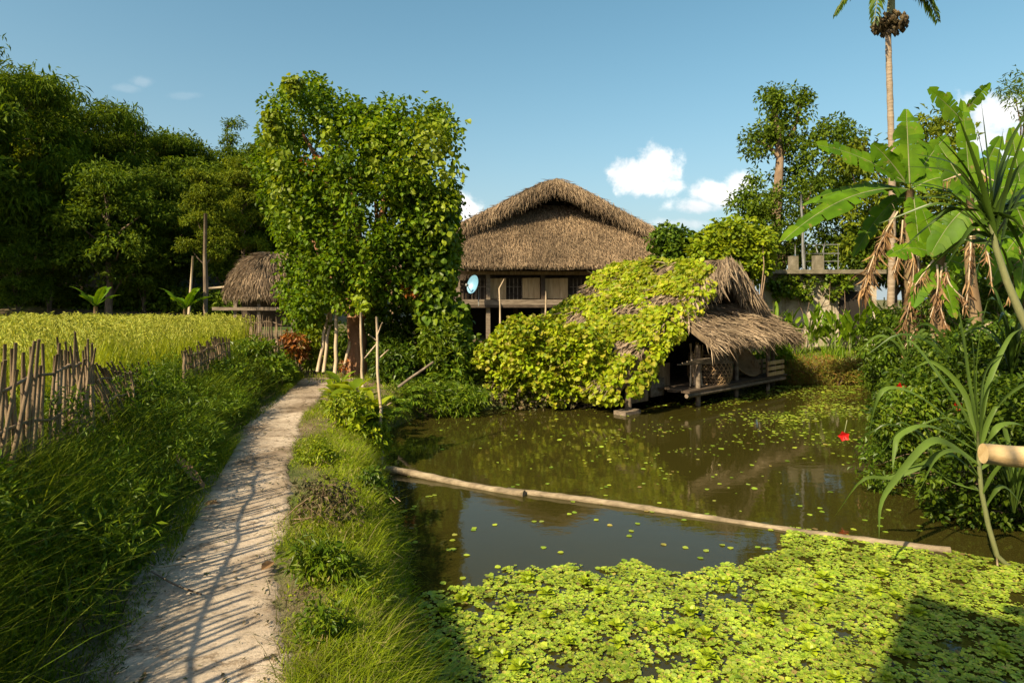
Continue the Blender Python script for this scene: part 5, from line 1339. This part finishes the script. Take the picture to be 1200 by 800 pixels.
# ================================================================== trees on the right
rg = R(46)
b = P(906, 400, 26); b[2] = 0
tt = thing('old_tree', 'old tree with a bare leaning trunk and tufted tops against the sky', 'tree', b)
mb = MB()
polys = [([(866,232),(878,208),(900,196),(925,198),(938,175),(955,150),(975,140),(1000,146),(1012,165),(1006,200),(1000,240),(1006,300),(960,312),(900,312),(885,288),(862,262),(876,250)], 420),
         ([(893,108),(908,99),(918,110),(916,128),(900,128)], 16), ([(926,108),(938,102),(948,112),(946,138),(934,142),(926,128)], 18), ([(872,158),(890,150),(905,155),(902,176),(882,182),(873,172)], 20), ([(902,130),(918,128),(935,140),(945,160),(925,185),(905,180),(898,150)], 34),
         ([(858,232),(872,230),(872,242),(860,240)], 6)]
for pl, k in polys:
    c = sil_points(rg, pl, 26, 2.0 if k > 100 else .5, k)
    if k > 100: c = c[np.sin(c[:, 0]*1.9 + c[:, 2]*1.3) + np.sin(c[:, 2]*2.3 - c[:, 0]) > -1.0]
    mb.add(*clump_leaves(rg, c, rg.uniform(.2, .6, len(c)), 44, .21, .10))
mb.build('crown', M['forest'], tt)
mb = MB(); pts = [b, P(908,320,26), P(911,230,26), P(914,185,26), P(911,150,26), P(906,118,26)]
mb.tube(pts, [.28,.24,.20,.16,.13,.08], n=9)
for q, s in (((937,125),3), ((885,165),3), ((880,230),2), ((980,170),1), ((960,240),1)): limb(mb, pts[s], P(*q, 26), .12, .05, rg, .1)
mb.build('trunk', M['bark'], tt)
def sil_tree(name, label, poly, Y, thick, k, cr, n_per, L, W, m, seed, tr=.2):
    rg = R(seed); c = sil_points(rg, poly, Y, thick, k); pl = np.asarray(poly, float)
    b = P(pl[:, 0].mean(), 400, Y); b[2] = float(ground_z(b[0], b[1])); t = thing(name, label, 'tree', b)
    MB().add(*clump_leaves(rg, c, rg.uniform(cr*.6, cr*1.3, len(c)), n_per, L, W)).build('crown', m, t)
    mb = MB(); tp = P(pl[:, 0].mean(), (pl[:, 1].min()*1.2 + pl[:, 1].max()*.8)/2, Y); limb(mb, b - UP*.2, tp, tr, tr*.4, rg, .05, n=8)
    for i in rg.choice(len(c), 8): limb(mb, b + (tp - b)*rg.uniform(.4, .9), c[i], tr*.35, tr*.1, rg, .1)
    mb.build('trunk', M['bark_dark'], t); return t
sil_tree('leafy_tree', 'dark green leafy tree behind the palm trunk and banana leaves', [(990,175),(1012,165),(1040,195),(1060,150),(1085,135),(1105,130),(1130,150),(1150,190),(1150,330),(1000,330),(985,260)], 24, 1.6, 320, .45, 30, .26, .12, M['forest_warm'], 121)
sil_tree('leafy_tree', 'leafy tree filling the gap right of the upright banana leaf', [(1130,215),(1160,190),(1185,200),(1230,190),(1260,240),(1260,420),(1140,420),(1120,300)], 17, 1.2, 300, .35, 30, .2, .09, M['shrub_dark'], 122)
sil_tree('feathery_tree', 'feathery leaved branch tips at the upper right picture corner', [(1178,100),(1195,88),(1230,80),(1250,130),(1230,200),(1196,130),(1182,122)], 14, .7, 60, .25, 26, .12, .03, M['bamboo_leaf'], 123, .1)
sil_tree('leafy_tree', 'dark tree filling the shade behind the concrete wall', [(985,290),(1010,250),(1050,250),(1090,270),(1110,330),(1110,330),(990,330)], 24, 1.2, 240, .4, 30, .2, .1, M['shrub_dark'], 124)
bush('bright_bush', 'bright yellow green bush on top behind the hut ridge', 'bush', [(808,300),(815,280),(835,268),(858,258),(880,258),(898,272),(902,295),(898,318),(880,330),(850,325),(815,312)], 18.6, .8, 200, (.16,.34), 32, .16, .12, M['bright'], 82, hi=True, stems=16, stem_r=.03)
bush('papaya_tree', 'dark green papaya like top rising behind the creeper roof', 'tree', [(764,288),(772,272),(785,264),(800,272),(815,280),(818,300),(790,306),(768,304)], 20.5, .5, 60, (.16,.30), 30, .2, .12, M['shrub'], 83, hi=True, stems=5, stem_r=.05)
bush('shrub', 'tall shrubs filling behind the hut and below the bright bush', 'shrub', [(700,330),(740,318),(800,310),(850,320),(876,330),(880,380),(870,420),(800,420),(720,400)], 19.5, .8, 200, (.2,.4), 30, .18, .12, M['shrub'], 84)

# canna plants and weeds along the far right bank
rg = R(47)
for k in range(20):
    px = 903 + k*7.2 + rg.uniform(-4, 4); Y = rg.uniform(17.5, 18.8); b = P(px, 445, Y); b[2] = float(ground_z(b[0], b[1]))
    t = thing('canna_plant', 'upright broad bladed canna plant on the far right pond bank', 'plant', b, 'canna plants along the far right bank')
    mb = MB(); H = rg.uniform(.7, 1.7)
    for j in range(13):
        a = rg.uniform(0, 6.28); z = H*rg.uniform(.15, .75); q = b + np.array([rg.normal(0, .08), rg.normal(0, .08), z])
        big_leaf(mb, q, q + np.array([cos(a)*.28, sin(a)*.28, rg.uniform(.15, .55)]), rg.uniform(.08, .16), rg, .09, 0, tears=0, n=6, mid=False, nrm=(-cos(a), -sin(a), .6))
    mb.build('leaf', M['canna'], t)
    MB().tube(lin(b, b + UP*H, 3), .018, n=5).build('stem', M['stem'], t)
bush('weeds', 'reddish brown weeds along the waterline below the cannas', 'weeds', [(898,426),(940,420),(990,422),(1030,424),(1050,445),(1000,456),(920,454),(900,450)], 16.75, .35, 420, (.08,.2), 22, .10, .025, M['rustweed'], 85, stems=60, stem_r=.006, down=-.4)
bush('weeds', 'green leafy weeds right of the cannas at the pond corner', 'weeds', [(1015,425),(1045,405),(1075,420),(1080,450),(1040,462),(1012,448)], 15.2, .5, 150, (.10,.22), 26, .11, .05, M['shrub'], 86)
bush('hanging_weeds', 'leafy stems right under the hut eave beside the crate', 'weeds', [(888,408),(905,395),(925,400),(930,430),(915,448),(892,446)], 17.0, .3, 80, (.08,.18), 24, .12, .06, M['canna'], 87)

# ================================================================== right hand bushes
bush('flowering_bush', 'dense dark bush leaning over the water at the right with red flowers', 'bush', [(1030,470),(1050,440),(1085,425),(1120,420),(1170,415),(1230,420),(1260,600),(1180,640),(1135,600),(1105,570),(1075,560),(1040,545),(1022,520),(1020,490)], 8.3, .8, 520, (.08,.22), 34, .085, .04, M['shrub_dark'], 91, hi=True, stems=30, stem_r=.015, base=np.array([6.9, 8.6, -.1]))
bush('flowering_bush', 'lighter green bush behind the dark one below the banana plants', 'bush', [(1040,455),(1060,420),(1100,395),(1150,385),(1230,380),(1240,450),(1150,450),(1080,470)], 10.5, .8, 380, (.10,.26), 32, .10, .04, M['shrub_dark'], 92, hi=True, stems=24, stem_r=.018, base=np.array([8.4, 10.8, 0]))
bush('shrub', 'mixed shrubs in the shade around the banana stems', 'shrub', [(1015,405),(1040,370),(1090,350),(1150,335),(1240,335),(1250,440),(1100,430),(1020,430)], 14.6, .9, 330, (.14,.34), 32, .14, .06, M['shrub'], 93, stems=20)
bush('shrub', 'low leafy shoots trailing into the water under the dark bush', 'shrub', [(1005,520),(1040,530),(1080,560),(1110,590),(1150,620),(1150,650),(1100,630),(1050,590),(1010,560)], 7.4, .3, 120, (.05,.13), 22, .07, .03, M['shrub'], 94, stems=26, stem_r=.006, base=np.array([5.9, 7.4, -.25]))
bush('leafy_shoots', 'sunlit yellow green shoots standing out of the dark bush by the water', 'shrub', [(1035,470),(1060,450),(1090,455),(1110,490),(1100,530),(1070,540),(1045,520),(1030,500)], 7.5, .3, 70, (.05,.13), 26, .07, .03, M['vine_dark'], 95, hi=True, stems=20, stem_r=.006, base=np.array([6.0, 7.9, -.2]))
bush('leafy_shoots', 'pale green leafy sprays under the leaning cane stalk', 'shrub', [(1110,400),(1150,380),(1200,375),(1240,400),(1240,430),(1180,420),(1130,425)], 8.6, .4, 90, (.07,.18), 24, .10, .04, M['shrub'], 96, hi=True, stems=16, stem_r=.008, base=np.array([7.2, 8.8, 0]))
bush('flowering_bush', 'dark bush mass at the right edge behind the reed and down to the water', 'bush', [(1075,560),(1090,520),(1120,480),(1160,450),(1260,430),(1290,660),(1210,655),(1170,640),(1130,632),(1095,600)], 6.5, .5, 330, (.07,.18), 30, .075, .034, M['shrub_dark'], 97, hi=True, stems=24, stem_r=.01, base=np.array([5.9, 6.6, -.3]))
bush('flowering_bush', 'tall mixed green bush filling the right edge between the banana plants and the cane', 'bush', [(1075,340),(1105,310),(1150,290),(1200,270),(1260,270),(1270,420),(1180,420),(1110,410),(1070,380)], 13.4, .7, 300, (.10,.26), 30, .12, .045, M['shrub'], 98, hi=True, stems=24, stem_r=.014, base=np.array([9.6, 12.0, .1]))
bush('leafy_shoots', 'bright leafy stems between the cannas and the first banana plant', 'shrub', [(1000,400),(1025,365),(1050,350),(1075,370),(1085,420),(1060,440),(1015,435)], 15.8, .4, 90, (.08,.2), 26, .13, .05, M['vine_dark'], 99, hi=True, stems=14, stem_r=.01)
def hibiscus(px, py, Y, lab, seed):
    rr = R(seed); p = P(px, py, Y); t = thing('hibiscus_flower', lab, 'flower', p)
    a = np.arange(5)/5*2*pi; ax = norm(np.array([-.4, -.8, -.2])); s = norm(np.cross(ax, UP)); u_ = np.cross(s, ax)
    d = np.cos(a)[:, None]*s + np.sin(a)[:, None]*u_ + ax*.5
    MB().add(*leaves(np.repeat(p[None], 5, 0), d, np.repeat(ax[None], 5, 0), .075, .06, hi=True, droop=.1)).build('petal', M['red'], t)
    MB().tube(lin(p, p + ax*.09, 3), .005, n=5).build('stamen', M['red'], t)
    MB().tube(lin(p, p + np.array([.12, .15, .16]), 4), .006, n=5).build('stalk', M['stem'], t)
hibiscus(989, 510, 7.6, 'red hibiscus flower hanging low over the open water', 1)
hibiscus(1056, 453, 8.0, 'red hibiscus flower at the top left of the dark bush', 2)
hibiscus(1122, 475, 7.6, 'small red flower deep in the right of the dark bush', 3)
stick('branch', 'long bare pale stick lying in the bushes left of the leaning cane', 'branch', [P(1098,425,10), P(1163,376,9.6)], .03, M['pole'])
stick('branch', 'shorter bare stick beside the long pale stick in the bushes', 'branch', [P(1142,405,9.4), P(1166,385,9.4)], .02, M['pole'])

# ================================================================== long leaved plants at the right
def strap(mb, pts, W, mi=0, n=18, tw=.0, seed=0):
    pts = np.asarray(pts, float); k = len(pts); tt = np.linspace(0, k - 1, n + 1)
    # smooth through control points (Catmull-Rom)
    Pp = np.r_[[2*pts[0] - pts[1]], pts, [2*pts[-1] - pts[-2]]]; i = np.minimum(tt.astype(int), k - 2); f = (tt - i)[:, None]
    a, b, c, d = Pp[i], Pp[i+1], Pp[i+2], Pp[i+3]
    C = .5*((2*b) + (c - a)*f + (2*a - 5*b + 4*c - d)*f*f + (-a + 3*b - 3*c + d)*f**3)
    tg = norm(np.gradient(C, axis=0)); rr = R(seed); v = np.array([.5, -.55, .65]) + rr.normal(0, .35, 3)
    s = norm(np.cross(tg, v)); nn = np.cross(s, tg); t = np.linspace(0, 1, n + 1)
    w = W*.5*np.clip(.45 + t*2.5, 0, 1)*np.maximum(1 - t**3, .03)
    V = np.stack([C - s*w[:, None] + nn*(w*.35)[:, None], C, C + s*w[:, None] + nn*(w*.35)[:, None]], 1)
    i = np.arange(n)[:, None]*3
    mb.add(V, np.concatenate([i + [0, 1, 4, 3], i + [1, 2, 5, 4]]), mi=mi, sm=True)
Yr = 5.3
b = on_water(1168, 655, .0); reed = thing('reed_plant', 'tall cane reed with long drooping leaves rooted at the right edge of the floating plants', 'reed', b)
q = lambda a, c, dy=0: P(a, c, Yr + dy)
MB().tube([q(1196,668), q(1180,662), q(1168,650), q(1158,615), q(1150,575), q(1147,540), q(1146,505)], [.024,.022,.021,.020,.019,.017,.012], n=8).build('stalk', M['stem'], reed)
MB().tube([q(1168,652), q(1170,672)], .009, n=5).build('root', M['pole'], reed)
MB().tube([q(1180,662), q(1205,676)], .009, n=5).build('root', M['pole'], reed)
for k, (pts, W) in enumerate(((((1147,520),(1120,470),(1075,408),(1060,398)),.05), (((1146,510),(1135,450),(1128,395),(1122,355)),.052), (((1147,510),(1150,450),(1160,425),(1178,414)),.05), (((1147,520),(1152,470),(1163,445),(1172,442)),.04),
      (((1147,530),(1155,500),(1165,480),(1172,476)),.04), (((1147,560),(1110,530),(1080,545),(1045,560),(1010,562),(978,605)),.045), (((1148,545),(1110,520),(1085,520),(1050,560),(1032,590),(1030,632)),.055),
      (((1147,575),(1115,565),(1085,545),(1058,550)),.03), (((1030,590),(1028,545),(1038,515),(1062,498)),.0), (((1148,530),(1090,500),(1055,510),(1048,530),(1046,550)),.045), (((1147,525),(1085,470),(1040,455),(1022,485),(1015,545)),.04),
      (((1150,580),(1160,560),(1172,545),(1182,540)),.03), (((1150,600),(1172,570),(1195,590),(1205,620)),.035), (((1147,530),(1170,500),(1200,500),(1225,530)),.045), (((1148,550),(1180,530),(1215,560),(1225,610)),.04), (((1147,530),(1142,470),(1140,410),(1134,372)),.045), (((1147,525),(1130,460),(1095,425),(1072,430)),.04), (((1147,520),(1156,455),(1180,400),(1196,385)),.04), (((1147,540),(1165,480),(1200,450),(1225,455)),.04), (((1148,560),(1125,530),(1098,535),(1075,580)),.035), (((1147,515),(1143,440),(1150,380),(1158,350)),.035))):
    if W == 0: continue
    rr = R(300 + k); mb = MB(); n = len(pts); dy = rr.uniform(-.45, .35)
    strap(mb, [q(a, c, dy*i/(n - 1)) for i, (a, c) in enumerate(pts)], W*1.15, seed=300 + k); mb.build('leaf', M['reed'], reed)

def sword_plant(px, py, Y, H, n, W, lab, seed, m='cane'):
    rr = R(seed); b = P(px, py, Y); t = thing('sword_leaf_plant', lab, 'plant', b)
    for k in range(n):
        a = rr.uniform(0, 6.28); L = H*rr.uniform(.6, 1.15); o = rr.uniform(.25, .95); d = np.array([cos(a), sin(a), 0])
        tip = b + d*L*o + UP*L*(1.05 - .75*o); mb = MB()
        strap(mb, [b, b + d*L*o*.2 + UP*L*.45, b + d*L*o*.6 + UP*L*(.85 - .25*o), tip], W, seed=seed + k, n=12); mb.build('leaf', M[m], t)
    return t
sword_plant(1098, 560, 6.9, .9, 13, .045, 'tuft of long dark sword leaves at the water edge left of the reed stalk', 501)
sword_plant(1188, 600, 5.8, 1.1, 14, .05, 'tuft of long sword leaves behind the cut bamboo rail', 520, 'reed')
sword_plant(1120, 452, 8.6, 1.1, 14, .06, 'tuft of dark strap leaves above the red flowered bush', 540)
sword_plant(1065, 440, 10.5, 1.2, 12, .06, 'tuft of strap leaves at the left end of the right hand bushes', 560, 'reed')
sword_plant(1185, 440, 7.6, 1.2, 14, .055, 'tuft of strap leaves low beside the leaning pale cane stalk', 580)

Yk = 6.2
b = P(1215, 400, Yk); b[2] = float(ground_z(b[0], b[1])); cane = thing('screw_pine', 'leaning pale stalked plant with long dark sword leaves at the right edge', 'plant', b)
q = lambda a, c, dy=0: P(a, c, Yk + dy)
MB().tube([b, q(1212,400), q(1196,368), q(1180,330), q(1167,290), q(1160,255), q(1157,232)], [.046,.042,.038,.034,.029,.022,.014], n=9).build('stalk', M['stem'], cane)
ends = [(1060,195),(1040,212),(1078,262),(1048,300),(1102,322),(1120,128),(1145,150),(1176,150),(1205,140),(1225,170),(1235,215),(1228,265),(1205,305),(1180,340),(1085,230),(1100,175),(1210,120),(1195,205),(1240,240),(1110,290),(1070,330),(1225,310),(1165,190),(1215,235),(1052,232),(1070,180),(1090,150),(1030,262),(1095,310),(1135,345),(1190,345),(1215,330),(1240,190),(1150,120),(1188,170),(1062,215),(1240,280),(1128,215)]
for k, (a, c) in enumerate(ends):
    rr = R(400 + k); mb = MB(); z0 = rr.uniform(238, 300); x0 = 1157 + (z0 - 232)*.2; dy = rr.uniform(-.5, .6)
    mx_, my_ = (x0*.5 + a*.5), (z0*.5 + c*.5) - abs(a - x0)*.16 - 6
    strap(mb, [q(x0, z0), q((x0 + mx_)/2, (z0 + my_)/2 - 3, dy*.2), q(mx_, my_, dy*.5), q(a, c, dy)], .062, seed=400 + k); mb.build('leaf', M['cane'], cane)

# ================================================================== unseen thatched house behind the viewer, added to shade the near pond corner
gA = np.array([-1.75, -.75]); gdir = norm(np.array([.75, -.66])); gback = np.array([-.66, -.75])
hb = gA + gdir*3.6 + gback*2.5
rz_ = math.atan2(gdir[1], gdir[0])
bh = thing('unseen_shade_house', 'plain wooden house out of view behind the viewer, added to shade the floating plants', 'house', (hb[0], hb[1], 0))
MB().box((*hb, 2.4), (6.9, 4.0, 5.4), rz_).build('wall', M['wood_dark'], bh)
mb = MB(); Lh = 3.6
def BL(u, v, z): 
    return np.stack(np.broadcast_arrays(hb[0] + gdir[0]*np.asarray(u, float) + gback[0]*np.asarray(v, float), hb[1] + gdir[1]*np.asarray(u, float) + gback[1]*np.asarray(v, float), np.asarray(z, float)), -1)
us = np.linspace(-Lh, Lh, 6)
for sg in (-1, 1):
    slab(mb, [BL(us, sg*2.5, 5.05), BL(us, sg*1.2, 5.7), BL(us, 0, 6.4)], .2, mi=1)
    patch_strips(mb, rg, [BL(us, sg*2.5, 5.05), BL(us, sg*1.2, 5.7), BL(us, 0, 6.4)], 25, .5, .06)
mb.build('roof', [M['thatch_grey'], M['thatch_base']], bh)
# ================================================================== camera, sun, sky
cam = bpy.data.cameras.new('camera'); co = bpy.data.objects.new('camera', cam); COL.objects.link(co)
cam.sensor_width = 36; cam.lens = F/1200*36; cam.shift_y = (HOR - 400)/1200
cam.clip_start = .05; cam.clip_end = 3000
co.location = (0, 0, CAMZ); co.rotation_euler = (pi/2, 0, 0)
S.camera = co

SUN_AZ = (-.66, -.75); SUN_EL = radians(37)
a_ = norm(SUN_AZ)
sv = np.array([a_[0]*cos(SUN_EL), a_[1]*cos(SUN_EL), sin(SUN_EL)])
sl = bpy.data.lights.new('sun', 'SUN'); sl.energy = 5.0; sl.angle = radians(.53); sl.color = (1.0, .84, .56)
so = bpy.data.objects.new('sun', sl); COL.objects.link(so)
from mathutils import Vector
so.rotation_euler = Vector(-sv).to_track_quat('-Z', 'Y').to_euler()
so.location = (-20, -20, 30)

W = bpy.data.worlds.new('World'); S.world = W; W.use_nodes = True
nt = W.node_tree; nt.nodes.clear()
sky = nt.nodes.new('ShaderNodeTexSky'); sky.sky_type = 'NISHITA'; sky.sun_disc = False
sky.sun_elevation = SUN_EL; sky.sun_rotation = math.atan2(a_[0], a_[1])
sky.air_density = 1.0; sky.dust_density = 2.6; sky.ozone_density = 2.2
L_ = nt.links.new
def mth(op, a, b=None, c=None):
    n = nt.nodes.new('ShaderNodeMath'); n.operation = op
    for i, v in enumerate((a, b, c)):
        if v is None: continue
        if isinstance(v, (int, float)): n.inputs[i].default_value = v
        else: L_(v, n.inputs[i])
    return n.outputs[0]
tc = nt.nodes.new('ShaderNodeTexCoord'); sp = nt.nodes.new('ShaderNodeSeparateXYZ'); L_(tc.outputs['Generated'], sp.inputs[0])
yy_ = mth('MAXIMUM', sp.outputs[1], .05)
cu = mth('DIVIDE', sp.outputs[0], yy_); cv = mth('DIVIDE', sp.outputs[2], yy_)
def cnoise(scale, det, dist=0):
    n = nt.nodes.new('ShaderNodeTexNoise'); n.inputs['Scale'].default_value = scale; n.inputs['Detail'].default_value = det
    n.inputs['Roughness'].default_value = .6; n.inputs['Distortion'].default_value = dist
    L_(tc.outputs['Generated'], n.inputs['Vector']); return n.outputs['Fac']
n1 = cnoise(11, 7, .5); n2 = cnoise(38, 6)
acc = None
# cumulus near the horizon: (azimuth, elevation) tangents, half sizes, strength
for px, py, a, b, k in ((742,206,34,26,1.0),(768,198,32,30,1.0),(758,218,46,16,.95),(815,242,40,13,.9),(838,230,36,20,.95),(868,215,24,16,.85),(800,262,44,9,.5),
                        (1165,135,52,34,1.0),(1140,160,60,26,.9),(1200,165,50,36,.9),(540,250,26,26,1.0),(525,275,34,22,.95),(168,96,18,9,.16),(150,104,22,7,.10),(215,112,24,6,.07)):
    du = mth('DIVIDE', mth('SUBTRACT', cu, (px - CX)/F), a/F); dv = mth('DIVIDE', mth('SUBTRACT', cv, (HOR - py)/F), b/F)
    d = mth('SQRT', mth('ADD', mth('MULTIPLY', du, du), mth('MULTIPLY', dv, dv)))
    e = mth('ADD', mth('SUBTRACT', 1.15, d), mth('ADD', mth('MULTIPLY', mth('SUBTRACT', n1, .5), 1.4), mth('MULTIPLY', mth('SUBTRACT', n2, .5), 1.3)))
    mr = nt.nodes.new('ShaderNodeMapRange'); mr.interpolation_type = 'SMOOTHSTEP'; mr.clamp = True
    mr.inputs['From Min'].default_value = .12; mr.inputs['From Max'].default_value = .8; mr.inputs['To Max'].default_value = k
    L_(e, mr.inputs['Value'])
    acc = mr.outputs[0] if acc is None else mth('MAXIMUM', acc, mr.outputs[0])
front = mth('GREATER_THAN', sp.outputs[1], .08)
acc = mth('MULTIPLY', acc, front)
cr = nt.nodes.new('ShaderNodeValToRGB'); cr.color_ramp.elements[0].position = .35; cr.color_ramp.elements[1].position = .62
CLB = 1.0
cr.color_ramp.elements[0].color = (5.6, 5.9, 6.2, 1); cr.color_ramp.elements[1].color = (9.2, 9.0, 8.6, 1)
L_(n1, cr.inputs[0])
hs = nt.nodes.new('ShaderNodeHueSaturation'); hs.inputs['Hue'].default_value = .468; hs.inputs['Saturation'].default_value = 1.14; hs.inputs['Value'].default_value = 1.12
L_(sky.outputs[0], hs.inputs['Color'])
hz = mth('MULTIPLY', mth('POWER', 2.718, mth('MULTIPLY', mth('MAXIMUM', sp.outputs[2], 0.0), -6.0)), .86)
hm = nt.nodes.new('ShaderNodeMix'); hm.data_type = 'RGBA'; L_(hz, hm.inputs[0]); L_(hs.outputs[0], hm.inputs[6]); hm.inputs[7].default_value = (4.0, 4.7, 4.8, 1)
mx = nt.nodes.new('ShaderNodeMix'); mx.data_type = 'RGBA'
L_(acc, mx.inputs[0]); L_(hm.outputs[2], mx.inputs[6]); L_(cr.outputs[0], mx.inputs[7])
bg = nt.nodes.new('ShaderNodeBackground'); bg.inputs['Strength'].default_value = .075
L_(mx.outputs[2], bg.inputs['Color'])
wo = nt.nodes.new('ShaderNodeOutputWorld'); L_(bg.outputs[0], wo.inputs['Surface'])

S.view_settings.view_transform = 'Standard'; S.view_settings.look = 'None'
S.view_settings.exposure = 1.02; S.view_settings.gamma = 1; S.view_settings.use_curve_mapping = False
S.render.engine = 'CYCLES'
S.cycles.max_bounces = 7; S.cycles.diffuse_bounces = 3; S.cycles.glossy_bounces = 3; S.cycles.transmission_bounces = 4
S.cycles.use_denoising = True; S.cycles.use_adaptive_sampling = True
S.cycles.sample_clamp_indirect = 6
